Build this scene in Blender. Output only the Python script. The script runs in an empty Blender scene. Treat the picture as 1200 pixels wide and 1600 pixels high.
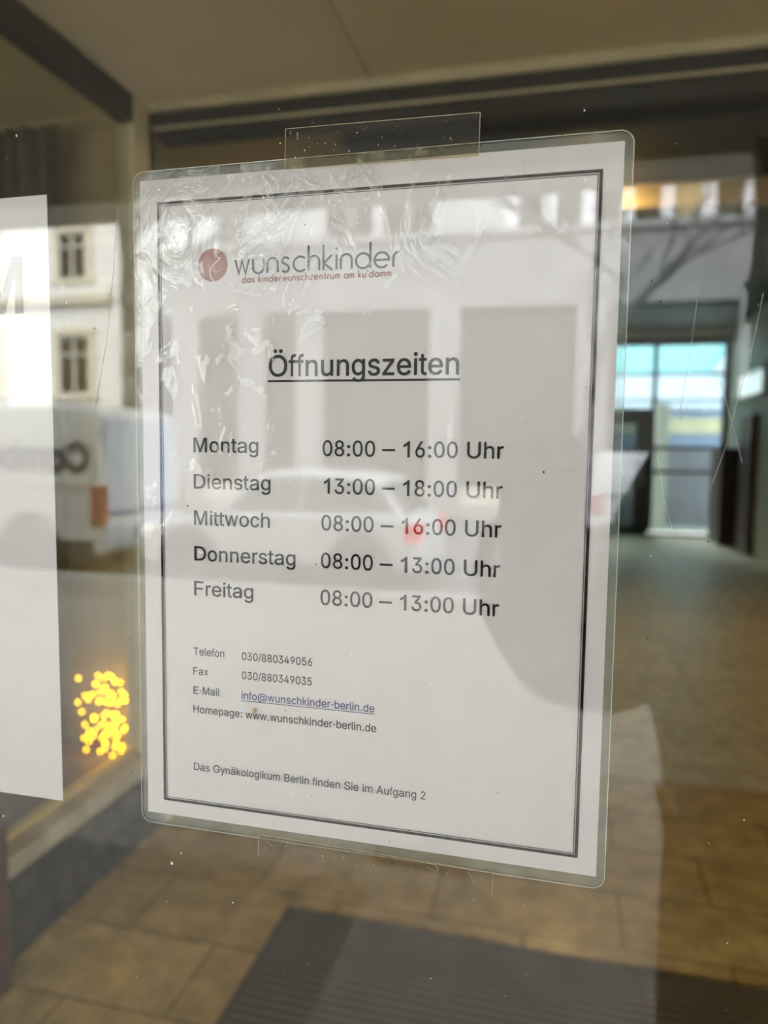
import bpy, bmesh, math, random
from mathutils import Vector, Matrix
from mathutils.geometry import delaunay_2d_cdt
random.seed(7)
D = bpy.data
SC = bpy.context.scene
COL = SC.collection

# ------------------------------------------------------------------ camera
# metres; glass door front face is the plane y = 0, street is -Y, hallway is +Y, floor z = 0
RIGHT = Vector((0.9703177660294267, 0.24144311782945574, 0.01373512942981206))
DOWN = Vector((0.03339227891662323, -0.07751307853138796, -0.9964319737771069))
FWD = Vector((-0.23951699028757134, 0.9673142940685712, -0.08327465313170021))
CAMP = Vector((0.0, -0.3000, 1.5))
cd = D.cameras.new('camera')
cam = D.objects.new('camera', cd)
COL.objects.link(cam)
cam.matrix_world = Matrix(((RIGHT.x, -DOWN.x, -FWD.x, CAMP.x), (RIGHT.y, -DOWN.y, -FWD.y, CAMP.y),
                           (RIGHT.z, -DOWN.z, -FWD.z, CAMP.z), (0, 0, 0, 1)))
cd.sensor_fit = 'VERTICAL'
cd.sensor_height = 36.0
cd.sensor_width = 27.0
cd.lens = 36.0 * 1150 / 1600
cd.clip_start = 0.02
cd.clip_end = 300
cd.dof.use_dof = True
cd.dof.focus_distance = 0.323
cd.dof.aperture_fstop = 6.4
SC.camera = cam

# ------------------------------------------------------------------ light
SKY = 16.3
w = D.worlds.new('sky')
SC.world = w
w.use_nodes = True
bg = w.node_tree.nodes['Background']
bg.inputs[0].default_value = (0.89, 0.95, 1.0, 1)
bg.inputs[1].default_value = SKY
sl = D.lights.new('sun', 'SUN')
sl.energy = 20.0
sl.angle = math.radians(25)
sl.color = (1.0, 0.97, 0.93)
so = D.objects.new('sun', sl)
COL.objects.link(so)
so.rotation_euler = (math.radians(-48), 0, math.radians(14))     # comes over our roof onto the far side of the street
SC.view_settings.view_transform = 'Standard'
SC.view_settings.look = 'None'
SC.view_settings.exposure = 0.0
SC.view_settings.gamma = 1.0
SC.view_settings.use_curve_mapping = False
SC.cycles.use_denoising = True
SC.cycles.max_bounces = 12
SC.cycles.transparent_max_bounces = 24
SC.cycles.glossy_bounces = 4
SC.cycles.sample_clamp_indirect = 8.0
SC.cycles.caustics_reflective = False
SC.cycles.caustics_refractive = False


# ------------------------------------------------------------------ materials
def srgb(r, g, b):
    f = lambda c: (c / 255 / 12.92) if c <= 10 else ((c / 255 + 0.055) / 1.055) ** 2.4
    return (f(r), f(g), f(b), 1)


def nd(nt, typ, **kw):
    n = nt.nodes.new(typ)
    for k, v in kw.items():
        if k.startswith('i_'):
            n.inputs[k[2:].replace('_', ' ')].default_value = v
        elif k.startswith('n_'):
            n.inputs[int(k[2:])].default_value = v
        else:
            setattr(n, k, v)
    return n


def mat(name, col, rough=0.6, metal=0.0, spec=0.5, var=0.12, scale=6.0, bump=0.0, emit=None, estr=0.0):
    m = D.materials.new(name)
    m.use_nodes = True
    nt = m.node_tree
    p = nt.nodes['Principled BSDF']
    p.inputs['Roughness'].default_value = rough
    p.inputs['Metallic'].default_value = metal
    p.inputs['Specular IOR Level'].default_value = spec
    c = col if len(col) == 4 else (*col, 1)
    if var > 0:
        tc = nd(nt, 'ShaderNodeTexCoord')
        nz = nd(nt, 'ShaderNodeTexNoise', i_Scale=scale, i_Detail=5.0)
        nt.links.new(tc.outputs['Object'], nz.inputs['Vector'])
        rp = nd(nt, 'ShaderNodeMapRange', n_1=0.25, n_2=0.75, n_3=1 - var, n_4=1 + var)
        nt.links.new(nz.outputs['Fac'], rp.inputs[0])
        mx = nd(nt, 'ShaderNodeVectorMath', operation='SCALE')
        mx.inputs[0].default_value = c[:3]
        nt.links.new(rp.outputs[0], mx.inputs['Scale'])
        nt.links.new(mx.outputs[0], p.inputs['Base Color'])
        if bump:
            b = nd(nt, 'ShaderNodeBump', i_Strength=bump, i_Distance=0.01)
            nt.links.new(nz.outputs['Fac'], b.inputs['Height'])
            nt.links.new(b.outputs[0], p.inputs['Normal'])
    else:
        p.inputs['Base Color'].default_value = c
    if emit:
        p.inputs['Emission Color'].default_value = (*emit[:3], 1)
        p.inputs['Emission Strength'].default_value = estr
    return m


def thin_glass(name, tint, gain=1.0, rough=0.0, ior=1.5):
    """flat sheet glass: both faces mirror by Fresnel, the rest passes straight through with a tint"""
    m = D.materials.new(name)
    m.use_nodes = True
    nt = m.node_tree
    nt.nodes.clear()
    out = nd(nt, 'ShaderNodeOutputMaterial')
    geo = nd(nt, 'ShaderNodeNewGeometry')
    io = nd(nt, 'ShaderNodeMapRange', n_1=0.0, n_2=1.0, n_3=ior, n_4=1.0 / ior)
    nt.links.new(geo.outputs['Backfacing'], io.inputs[0])
    fr = nd(nt, 'ShaderNodeFresnel')
    nt.links.new(io.outputs[0], fr.inputs['IOR'])
    mu = nd(nt, 'ShaderNodeMath', operation='MULTIPLY', use_clamp=True)
    mu.inputs[1].default_value = gain
    nt.links.new(fr.outputs[0], mu.inputs[0])
    tr = nd(nt, 'ShaderNodeBsdfTransparent')
    tr.inputs[0].default_value = (*tint, 1)
    gl = nd(nt, 'ShaderNodeBsdfGlossy')
    gl.inputs['Roughness'].default_value = rough
    gl.inputs['Color'].default_value = (1, 1, 1, 1)
    mx = nd(nt, 'ShaderNodeMixShader')
    nt.links.new(mu.outputs[0], mx.inputs[0])
    nt.links.new(tr.outputs[0], mx.inputs[1])
    nt.links.new(gl.outputs[0], mx.inputs[2])
    nt.links.new(mx.outputs[0], out.inputs[0])
    return m


def film_material():
    """laminating film: clear, slightly milky, rippled, and lifted off the glass in patches"""
    m = thin_glass('laminate_film', (0.95, 0.955, 0.95), 1.0, 0.16)
    nt = m.node_tree
    tc = nd(nt, 'ShaderNodeTexCoord')
    mp = nd(nt, 'ShaderNodeMapping')
    mp.inputs['Scale'].default_value = (1.0, 1.0, 0.62)
    nt.links.new(tc.outputs['Object'], mp.inputs['Vector'])
    big = nd(nt, 'ShaderNodeTexNoise', i_Scale=38.0, i_Detail=6.0, i_Roughness=0.66, i_Distortion=1.6)
    fine = nd(nt, 'ShaderNodeTexNoise', i_Scale=160.0, i_Detail=3.0, i_Distortion=1.2)
    nt.links.new(mp.outputs[0], big.inputs['Vector'])
    nt.links.new(mp.outputs[0], fine.inputs['Vector'])
    # lifted patches sit mostly along the upper edge and the left edge of the pouch
    sx = nd(nt, 'ShaderNodeSeparateXYZ')
    nt.links.new(tc.outputs['Object'], sx.inputs[0])
    gx = nd(nt, 'ShaderNodeMapRange', n_1=-0.11, n_2=0.10, n_3=0.085, n_4=-0.05)
    nt.links.new(sx.outputs['X'], gx.inputs[0])
    gz = nd(nt, 'ShaderNodeMapRange', n_1=-0.08, n_2=0.12, n_3=-0.13, n_4=0.06)
    nt.links.new(sx.outputs['Z'], gz.inputs[0])
    a1 = nd(nt, 'ShaderNodeMath', operation='ADD')
    nt.links.new(gx.outputs[0], a1.inputs[0])
    nt.links.new(gz.outputs[0], a1.inputs[1])
    a2 = nd(nt, 'ShaderNodeMath', operation='ADD')
    nt.links.new(a1.outputs[0], a2.inputs[0])
    nt.links.new(big.outputs['Fac'], a2.inputs[1])
    msk = nd(nt, 'ShaderNodeMapRange', n_1=0.60, n_2=0.622, n_3=0.05, n_4=4.0)
    nt.links.new(a2.outputs[0], msk.inputs[0])
    mul = [n for n in nt.nodes if n.type == 'MATH' and n.operation == 'MULTIPLY'][0]
    nt.links.new(msk.outputs[0], mul.inputs[1])
    bp = nd(nt, 'ShaderNodeBump', i_Strength=0.22, i_Distance=0.002)
    nt.links.new(fine.outputs['Fac'], bp.inputs['Height'])
    bp2 = nd(nt, 'ShaderNodeBump', i_Strength=0.35, i_Distance=0.004)
    nt.links.new(big.outputs['Fac'], bp2.inputs['Height'])
    nt.links.new(bp.outputs[0], bp2.inputs['Normal'])
    gl = [n for n in nt.nodes if n.type == 'BSDF_GLOSSY'][0]
    nt.links.new(bp2.outputs[0], gl.inputs['Normal'])
    # a trace of milky scatter
    mix = [n for n in nt.nodes if n.type == 'MIX_SHADER'][0]
    out = [n for n in nt.nodes if n.type == 'OUTPUT_MATERIAL'][0]
    df = nd(nt, 'ShaderNodeBsdfDiffuse')
    df.inputs[0].default_value = (0.8, 0.84, 0.8, 1)
    m2 = nd(nt, 'ShaderNodeMixShader')
    m2.inputs[0].default_value = 0.01
    nt.links.new(mix.outputs[0], m2.inputs[1])
    nt.links.new(df.outputs[0], m2.inputs[2])
    nt.links.new(m2.outputs[0], out.inputs[0])
    return m


def margin_material():
    m = D.materials.new('sealed_film')
    m.use_nodes = True
    nt = m.node_tree
    nt.nodes.clear()
    out = nd(nt, 'ShaderNodeOutputMaterial')
    tr = nd(nt, 'ShaderNodeBsdfTransparent')
    tr.inputs[0].default_value = (0.93, 0.95, 0.93, 1)
    df = nd(nt, 'ShaderNodeBsdfDiffuse')
    df.inputs[0].default_value = (0.62, 0.66, 0.60, 1)
    nz = nd(nt, 'ShaderNodeTexNoise', i_Scale=60.0, i_Detail=3.0)
    tc = nd(nt, 'ShaderNodeTexCoord')
    nt.links.new(tc.outputs['Object'], nz.inputs['Vector'])
    rp = nd(nt, 'ShaderNodeMapRange', n_1=0.3, n_2=0.7, n_3=0.18, n_4=0.34)
    nt.links.new(nz.outputs['Fac'], rp.inputs[0])
    mx = nd(nt, 'ShaderNodeMixShader')
    nt.links.new(rp.outputs[0], mx.inputs[0])
    nt.links.new(tr.outputs[0], mx.inputs[1])
    nt.links.new(df.outputs[0], mx.inputs[2])
    nt.links.new(mx.outputs[0], out.inputs[0])
    return m


def tile_material(name, c1, c2, grout, sx, sy, offx, offy, rough=0.25, bias=0.0, spec=0.5):
    m = D.materials.new(name)
    m.use_nodes = True
    nt = m.node_tree
    p = nt.nodes['Principled BSDF']
    p.inputs['Roughness'].default_value = rough
    p.inputs['Specular IOR Level'].default_value = spec
    tc = nd(nt, 'ShaderNodeTexCoord')
    mp = nd(nt, 'ShaderNodeMapping')
    mp.inputs['Location'].default_value = (offx, offy, 0)
    nt.links.new(tc.outputs['Object'], mp.inputs['Vector'])
    br = nd(nt, 'ShaderNodeTexBrick', offset=0.5)
    br.inputs['Color1'].default_value = c1
    br.inputs['Color2'].default_value = c2
    br.inputs['Mortar'].default_value = grout
    br.inputs['Scale'].default_value = 1.0
    br.inputs['Mortar Size'].default_value = 0.005
    br.inputs['Brick Width'].default_value = sx
    br.inputs['Row Height'].default_value = sy
    br.inputs['Bias'].default_value = bias
    nt.links.new(mp.outputs[0], br.inputs['Vector'])
    n1 = nd(nt, 'ShaderNodeTexNoise', i_Scale=9.0, i_Detail=8.0, i_Roughness=0.7)
    nt.links.new(tc.outputs['Object'], n1.inputs['Vector'])
    rp = nd(nt, 'ShaderNodeMapRange', n_1=0.3, n_2=0.7, n_3=0.6, n_4=1.4)
    nt.links.new(n1.outputs['Fac'], rp.inputs[0])
    vm = nd(nt, 'ShaderNodeVectorMath', operation='SCALE')
    nt.links.new(br.outputs['Color'], vm.inputs[0])
    nt.links.new(rp.outputs[0], vm.inputs['Scale'])
    nt.links.new(vm.outputs[0], p.inputs['Base Color'])
    return m


def stripe_material(name, c1, c2, axis, pitch, duty, rough=0.6, phase=0.0, bumpy=False, var=0.1):
    """alternating bands along one object axis"""
    m = D.materials.new(name)
    m.use_nodes = True
    nt = m.node_tree
    p = nt.nodes['Principled BSDF']
    p.inputs['Roughness'].default_value = rough
    tc = nd(nt, 'ShaderNodeTexCoord')
    sx = nd(nt, 'ShaderNodeSeparateXYZ')
    nt.links.new(tc.outputs['Object'], sx.inputs[0])
    ad = nd(nt, 'ShaderNodeMath', operation='ADD')
    ad.inputs[1].default_value = phase + 1000 * pitch
    nt.links.new(sx.outputs[axis], ad.inputs[0])
    dv = nd(nt, 'ShaderNodeMath', operation='DIVIDE')
    dv.inputs[1].default_value = pitch
    nt.links.new(ad.outputs[0], dv.inputs[0])
    fr = nd(nt, 'ShaderNodeMath', operation='FRACT')
    nt.links.new(dv.outputs[0], fr.inputs[0])
    cmp_ = nd(nt, 'ShaderNodeMath', operation='LESS_THAN')
    cmp_.inputs[1].default_value = duty
    nt.links.new(fr.outputs[0], cmp_.inputs[0])
    mx = nd(nt, 'ShaderNodeMix', data_type='RGBA')
    mx.inputs[6].default_value = c1
    mx.inputs[7].default_value = c2
    nt.links.new(cmp_.outputs[0], mx.inputs[0])
    n1 = nd(nt, 'ShaderNodeTexNoise', i_Scale=5.0, i_Detail=6.0)
    nt.links.new(tc.outputs['Object'], n1.inputs['Vector'])
    rp = nd(nt, 'ShaderNodeMapRange', n_1=0.3, n_2=0.7, n_3=1 - var, n_4=1 + var)
    nt.links.new(n1.outputs['Fac'], rp.inputs[0])
    vm = nd(nt, 'ShaderNodeVectorMath', operation='SCALE')
    nt.links.new(mx.outputs[2], vm.inputs[0])
    nt.links.new(rp.outputs[0], vm.inputs['Scale'])
    nt.links.new(vm.outputs[0], p.inputs['Base Color'])
    return m


M = dict(
    pane=thin_glass('window_glass', (0.915, 0.915, 0.905), 1.0),
    sideglass=thin_glass('side_glass', (0.88, 0.88, 0.83), 0.8),
    film=film_material(),
    margin=margin_material(),
    tape=thin_glass('tape_film', (0.90, 0.87, 0.78), 0.5, 0.25),
    tapeedge=mat('tape_edge', (0.62, 0.5, 0.33), 0.4, var=0.4, scale=600),
    rim=mat('film_rim', (0.75, 0.77, 0.72), 0.25, spec=0.8, var=0.25, scale=40),
    paper=mat('paper', (0.86, 0.79, 0.775), 0.8, spec=0.1, var=0.02, scale=60),
    paper2=mat('plain_paper', (0.74, 0.70, 0.685), 0.8, spec=0.1, var=0.02, scale=40),
    ink=mat('black_ink', (0.006, 0.006, 0.008), 0.7, spec=0.1, var=0.1, scale=200),
    inkgrey=mat('grey_ink', (0.06, 0.065, 0.08), 0.6, spec=0.2, var=0.1, scale=200),
    inkM=mat('pale_black_ink', (0.10, 0.105, 0.105), 0.6, spec=0.2, var=0.1, scale=100),
    inkblue=mat('blue_ink', (0.045, 0.055, 0.22), 0.6, spec=0.2, var=0.1, scale=200),
    inkred=mat('terracotta_ink', (0.40, 0.145, 0.10), 0.6, spec=0.2, var=0.2, scale=120),
    inkwhite=mat('white_line', (0.80, 0.775, 0.765), 0.6, spec=0.2, var=0),
    dust=mat('dust', (0.7, 0.68, 0.62), 0.8, var=0.2),
    soot=mat('dark_speck', (0.02, 0.018, 0.015), 0.8, var=0.2),
    scratch=mat('scratch', (0.34, 0.34, 0.31), 0.5, var=0.5, scale=80),
    amber=mat('amber_speck', (0.36, 0.2, 0.05), 0.5, var=0.2, scale=800),
    ceil=mat('ceiling_paint', (0.70, 0.59, 0.38), 0.55, var=0.05, scale=2),
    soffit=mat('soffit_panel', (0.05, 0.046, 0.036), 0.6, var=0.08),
    joint=mat('ceiling_joint', (0.45, 0.38, 0.25), 0.7, var=0.05),
    floor=tile_material('travertine', (0.56, 0.40, 0.165, 1), (0.46, 0.32, 0.12, 1), (0.24, 0.16, 0.07, 1), 0.60, 0.2995, 0.085, -1.934 + 0.2995 * 8, rough=0.2),
    hallfloor=tile_material('polished_travertine', (0.52, 0.45, 0.29, 1), (0.44, 0.38, 0.23, 1), (0.27, 0.22, 0.14, 1), 0.60, 0.2995, 0.085, -1.934 + 0.2995 * 8, rough=0.42, spec=1.0),
    mat_=stripe_material('ribbed_mat', (0.045, 0.03, 0.012, 1), (0.12, 0.084, 0.042, 1), 'Y', 0.030, 0.45, 0.85),
    matedge=mat('mat_edge', (0.055, 0.042, 0.025), 0.8, var=0.2),
    granite=mat('dark_granite', (0.045, 0.038, 0.026), 0.5, var=0.7, scale=16, spec=0.2),
    limestone=mat('pale_stone', (0.44, 0.38, 0.26), 0.5, var=0.25, scale=9),
    displayfloor=mat('display_floor', (0.16, 0.10, 0.06), 0.4, var=0.45, scale=11),
    brass=mat('brass', (0.85, 0.6, 0.22), 0.4, 0.3, var=0.1),
    bronze=mat('bronze_frame', (0.50, 0.42, 0.25), 0.5, 0.0, var=0.1),
    darkframe=mat('dark_frame', (0.035, 0.032, 0.024), 0.35, 0.3, var=0.1),
    tan=mat('tan_panel', (0.44, 0.335, 0.18), 0.7, var=0.06),
    curtain=stripe_material('brown_curtain', (0.135, 0.10, 0.052, 1), (0.19, 0.145, 0.08, 1), 'X', 0.058, 0.5, 0.9),
    brownwood=mat('brown_wood', (0.07, 0.028, 0.014), 0.4, var=0.3, scale=14),
    darkwood=mat('dark_wood', (0.028, 0.014, 0.010), 0.35, var=0.3, scale=14),
    hallwall=mat('hall_wall', (0.60, 0.61, 0.46), 0.6, var=0.06, scale=2),
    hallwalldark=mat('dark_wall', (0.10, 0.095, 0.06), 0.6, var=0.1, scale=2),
    litwin=mat('lit_window', (0.6, 0.65, 0.65), 0.3, var=0, emit=(0.72, 0.86, 0.86), estr=0.95),
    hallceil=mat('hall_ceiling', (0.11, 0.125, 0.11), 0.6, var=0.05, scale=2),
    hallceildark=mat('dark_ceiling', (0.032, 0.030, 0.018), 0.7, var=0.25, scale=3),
    beam=mat('pale_beam', (0.62, 0.53, 0.36), 0.55, var=0.06),
    black=mat('black_steel', (0.012, 0.013, 0.015), 0.35, 0.2, var=0.1),
    lamp=mat('lamp_diffuser', (0.9, 0.8, 0.6), 0.5, var=0, emit=(1.0, 0.64, 0.22), estr=230.0),
    bulb=mat('fairy_bulb', (0.9, 0.7, 0.2), 0.5, var=0, emit=(1.0, 0.56, 0.0), estr=21.0),
    wire=mat('copper_wire', (0.4, 0.22, 0.1), 0.4, 0.8, var=0.1),
    court=mat('courtyard_paving', (0.50, 0.50, 0.47), 0.7, var=0.1),
    courtgrey=stripe_material('grey_gate', (0.21, 0.195, 0.225, 1), (0.25, 0.235, 0.265, 1), 'X', 0.12, 0.5, 0.6),
    courtcream=mat('cream_fascia', (0.78, 0.68, 0.46), 0.7, var=0.1),
    courtblue=mat('slate_fascia', (0.30, 0.36, 0.52), 0.6, var=0.1),
    courtsky=mat('sky_stand_in', (0.28, 0.52, 0.54), 0.7, var=0.03),  # colour of the sky, put on an added wall
    courtpillar=mat('cream_pillar', (0.85, 0.82, 0.68), 0.7, var=0.05),
    courtpane=thin_glass('tinted_glass', (0.49, 0.55, 0.555), 1.0),
    courtwhite=mat('white_wall', (0.52, 0.55, 0.62), 0.7, var=0.05),
    pave=tile_material('pavement_slabs', (0.22, 0.205, 0.175, 1), (0.19, 0.175, 0.15, 1), (0.12, 0.11, 0.10, 1), 0.5, 0.5, 0, 0, rough=0.7),
    granitekerb=mat('kerb_granite', (0.4, 0.39, 0.37), 0.7, var=0.25, scale=20),
    asphalt=mat('asphalt', (0.10, 0.10, 0.105), 0.8, var=0.2, scale=30),
    stucco=stripe_material('rusticated_stucco', (0.80, 0.79, 0.74, 1), (0.58, 0.565, 0.50, 1), 'Z', 0.42, 0.13, 0.8, var=0.05),
    stuccoplain=mat('plain_stucco', (0.82, 0.80, 0.74), 0.8, var=0.05, scale=2),
    cornice=mat('cornice_stone', (0.50, 0.46, 0.35), 0.8, var=0.08),
    reveal=mat('window_surround', (0.56, 0.51, 0.38), 0.8, var=0.08),
    spandrel=mat('spandrel_panel', (0.19, 0.19, 0.19), 0.7, var=0.22, scale=1.3),
    pillar=mat('white_pillar', (0.22, 0.22, 0.22), 0.6, var=0.05),
    palewall=mat('pale_wall', (0.36, 0.365, 0.37), 0.7, var=0.15, scale=1.2),
    bandmull=mat('white_mullion', (0.60, 0.61, 0.64), 0.6, var=0.05),
    winframe=mat('white_window_frame', (0.45, 0.43, 0.37), 0.5, var=0.05),
    darkglass=mat('dark_window', (0.05, 0.042, 0.024), 0.3, spec=0.1, var=0.3, scale=0.8),
    shopglass=mat('shop_window', (0.035, 0.036, 0.032), 0.4, spec=0.05, var=0.35, scale=0.5),
    warmglass=mat('warm_window', (0.30, 0.24, 0.12), 0.15, var=0.3, scale=1.5),
    bark=mat('bark', (0.10, 0.10, 0.095), 0.9, var=0.3, scale=8),
    vanpaint=mat('van_paint', (0.88, 0.88, 0.84), 0.25, var=0.02),
    rearpaint=mat('van_rear_paint', (0.60, 0.66, 0.76), 0.25, var=0.02),
    carpaint=mat('silver_paint', (0.85, 0.86, 0.87), 0.22, 0.0, var=0.02),
    whitepaint=mat('white_paint', (0.72, 0.73, 0.76), 0.25, var=0.02),
    carglass=mat('car_glass', (0.10, 0.11, 0.105), 0.08, var=0.1),
    rubber=mat('tyre_rubber', (0.018, 0.017, 0.016), 0.8, var=0.2),
    alloy=mat('wheel_alloy', (0.4, 0.4, 0.41), 0.35, 0.7, var=0.05),
    plastic=mat('dark_plastic', (0.04, 0.038, 0.035), 0.5, var=0.1),
    tail=mat('tail_light', (0.32, 0.06, 0.03), 0.25, var=0.1),
    taillit=mat('lit_tail_light', (0.5, 0.02, 0.02), 0.3, var=0, emit=(1.0, 0.02, 0.03), estr=2.6),
    headl=mat('head_light', (0.85, 0.85, 0.82), 0.1, var=0, emit=(1.0, 0.93, 0.75), estr=6.0),
    vanblue=mat('blue_lettering', (0.012, 0.02, 0.045), 0.5, spec=0.1, var=0.05),
    vanstripe=mat('blue_stripe', (0.03, 0.08, 0.30), 0.4, var=0.05),
    plate=mat('number_plate', (0.75, 0.75, 0.75), 0.4, var=0.02),
    skin=mat('skin', (0.50, 0.30, 0.21), 0.5, var=0.05, scale=30),
    hair=mat('dark_hair', (0.025, 0.017, 0.011), 0.6, var=0.3, scale=60),
    coat=mat('dark_coat', (0.020, 0.019, 0.018), 0.85, var=0.2, scale=30),
    trouser=mat('dark_trousers', (0.022, 0.023, 0.03), 0.85, var=0.2, scale=30),
    shoe=mat('black_shoe', (0.02, 0.018, 0.017), 0.4, var=0.1),
    phone=mat('graphite_phone', (0.028, 0.028, 0.032), 0.3, 0.4, var=0.05),
    lens=mat('lens_glass', (0.01, 0.01, 0.014), 0.05, var=0),
    screen=mat('phone_screen', (0.02, 0.02, 0.02), 0.1, var=0),
    drain=mat('drain_metal', (0.035, 0.033, 0.03), 0.6, 0.3, var=0.1),
    roofd=mat('roof_tiles', (0.18, 0.12, 0.10), 0.8, var=0.15),
)


# ------------------------------------------------------------------ mesh helpers
def box(bm, x0, x1, y0, y1, z0, z1):
    vs = [bm.verts.new((x, y, z)) for x in (x0, x1) for y in (y0, y1) for z in (z0, z1)]
    for a, b, c, d in ((0, 1, 3, 2), (4, 6, 7, 5), (0, 4, 5, 1), (2, 3, 7, 6), (0, 2, 6, 4), (1, 5, 7, 3)):
        bm.faces.new((vs[a], vs[b], vs[c], vs[d]))


def cyl(bm, p0, p1, r0, r1=None, seg=16, caps=True):
    r1 = r0 if r1 is None else r1
    p0, p1 = Vector(p0), Vector(p1)
    ax = (p1 - p0).normalized()
    u = ax.orthogonal().normalized()
    v = ax.cross(u)
    A = [bm.verts.new(p0 + (u * math.cos(t) + v * math.sin(t)) * r0) for t in [2 * math.pi * k / seg for k in range(seg)]]
    B = [bm.verts.new(p1 + (u * math.cos(t) + v * math.sin(t)) * r1) for t in [2 * math.pi * k / seg for k in range(seg)]]
    for k in range(seg):
        bm.faces.new((A[k], A[(k + 1) % seg], B[(k + 1) % seg], B[k]))
    if caps:
        bm.faces.new(A[::-1])
        bm.faces.new(B)


def ball(bm, c, r, seg=10, ring=6, sc=(1, 1, 1)):
    bmesh.ops.create_uvsphere(bm, u_segments=seg, v_segments=ring, radius=r,
                              matrix=Matrix.Translation(Vector(c)) @ Matrix.Diagonal((*sc, 1)))


def prism(bm, prof, y0, y1):
    """profile in (x, z) extruded along y"""
    A = [bm.verts.new((x, y0, z)) for x, z in prof]
    B = [bm.verts.new((x, y1, z)) for x, z in prof]
    n = len(prof)
    bm.faces.new(A)
    bm.faces.new(B[::-1])
    for k in range(n):
        bm.faces.new((A[(k + 1) % n], A[k], B[k], B[(k + 1) % n]))


def obj(name, bm, m, parent=None, bevel=0.0, smooth=False, seg=2):
    bmesh.ops.recalc_face_normals(bm, faces=bm.faces)
    me = D.meshes.new(name)
    bm.to_mesh(me)
    bm.free()
    me.materials.append(m)
    o = D.objects.new(name, me)
    COL.objects.link(o)
    if parent:
        o.parent = parent
        o.matrix_parent_inverse = Matrix.Identity(4)
    if bevel:
        b = o.modifiers.new('bevel', 'BEVEL')
        b.width = bevel
        b.segments = seg
        b.limit_method = 'ANGLE'
    if smooth:
        for p in me.polygons:
            p.use_smooth = True
    return o


def bx(name, m, x0, x1, y0, y1, z0, z1, parent=None, bevel=0.0):
    bm = bmesh.new()
    box(bm, x0, x1, y0, y1, z0, z1)
    return obj(name, bm, m, parent, bevel)


def empty(name, loc=(0, 0, 0)):
    o = D.objects.new(name, None)
    o.empty_display_size = 0.05
    o.location = loc
    COL.objects.link(o)
    return o


def tag(o, label, cat, group=None):
    o['label'] = label
    o['category'] = cat
    if group:
        o['group'] = group
    return o


def struct(o, label=None, cat=None):
    o['kind'] = 'structure'
    if label:
        o['label'] = label
    if cat:
        o['category'] = cat
    return o


def stuff(o):
    o['kind'] = 'stuff'
    return o


def ribbon(bm, pts, wid, y, closed=False):
    """flat stroke in the x-z plane, mitred"""
    n = len(pts)
    L = []
    for k in range(n):
        p = Vector(pts[k])
        a = Vector(pts[k - 1]) if (k > 0 or closed) else None
        b = Vector(pts[(k + 1) % n]) if (k < n - 1 or closed) else None
        d1 = (p - a).normalized() if a is not None else (b - p).normalized()
        d2 = (b - p).normalized() if b is not None else d1
        t = (d1 + d2)
        t = t.normalized() if t.length > 1e-6 else d1
        nn = Vector((-t.y, t.x))
        c = max(0.45, nn.dot(Vector((-d1.y, d1.x))))
        L.append((bm.verts.new((p.x + nn.x * wid / 2 / c, y, p.y + nn.y * wid / 2 / c)),
                  bm.verts.new((p.x - nn.x * wid / 2 / c, y, p.y - nn.y * wid / 2 / c))))
    for k in range(n if closed else n - 1):
        a, b = L[k], L[(k + 1) % n]
        bm.faces.new((a[0], b[0], b[1], a[1]))


def rect_ring(bm, x0, z0, x1, z1, t, y):
    for (a, b, c, d) in ((x0, x1, z0, z0 + t), (x0, x1, z1 - t, z1), (x0, x0 + t, z0 + t, z1 - t), (x1 - t, x1, z0 + t, z1 - t)):
        vs = [bm.verts.new((p, y, q)) for p, q in ((a, c), (b, c), (b, d), (a, d))]
        bm.faces.new(vs)


def rounded(x0, z0, x1, z1, r, n=8):
    pts = []
    for cx, cz, a0 in ((x1 - r, z0 + r, -90), (x1 - r, z1 - r, 0), (x0 + r, z1 - r, 90), (x0 + r, z0 + r, 180)):
        for k in range(n + 1):
            a = math.radians(a0 + 90 * k / n)
            pts.append((cx + r * math.cos(a), cz + r * math.sin(a)))
    return pts


# ------------------------------------------------------------------ the building: vestibule and hall
XL, XR, YV, YE = -1.52, 2.75, 2.24, 14.0
struct(bx('floor', M['floor'], XL, XR, 0.0, 3.2, -0.2, 0.0))
struct(bx('floor_hall', M['hallfloor'], XL, XR, 3.2, YE + 0.1, -0.2, 0.0))
struct(bx('ceiling', M['ceil'], -6.0, 6.0, 0.0, YV + 0.02, 2.75, 3.0))
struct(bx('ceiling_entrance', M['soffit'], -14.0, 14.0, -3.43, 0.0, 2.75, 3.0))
struct(bx('ceiling_joint', M['joint'], -0.69, -0.683, 0.1, YV, 2.746, 2.7501))
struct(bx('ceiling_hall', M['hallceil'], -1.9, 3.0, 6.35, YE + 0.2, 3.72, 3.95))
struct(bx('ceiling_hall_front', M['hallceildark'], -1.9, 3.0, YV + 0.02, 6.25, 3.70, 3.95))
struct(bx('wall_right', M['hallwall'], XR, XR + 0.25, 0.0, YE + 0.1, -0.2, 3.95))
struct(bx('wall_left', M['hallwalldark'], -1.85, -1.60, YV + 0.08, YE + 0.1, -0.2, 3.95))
# shopfront above / beside the glass front, upper storeys over the entrance
struct(bx('wall_upper', M['stuccoplain'], -14, 14, -3.43, 16.0, 3.95, 11.0))
struct(bx('wall_upper_front', M['stuccoplain'], -14, 14, -3.43, -3.1, 2.74, 3.96))
struct(bx('wall_front', M['stuccoplain'], -14, -4.4, -0.1, 0.25, -0.2, 2.75))
struct(bx('wall_front_right', M['stuccoplain'], 2.75, 14, -0.1, 0.25, -0.2, 2.75))
struct(bx('wall_over', M['hallwall'], -6, 6, YV + 0.02, YV + 0.1, 2.99, 3.96))

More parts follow.
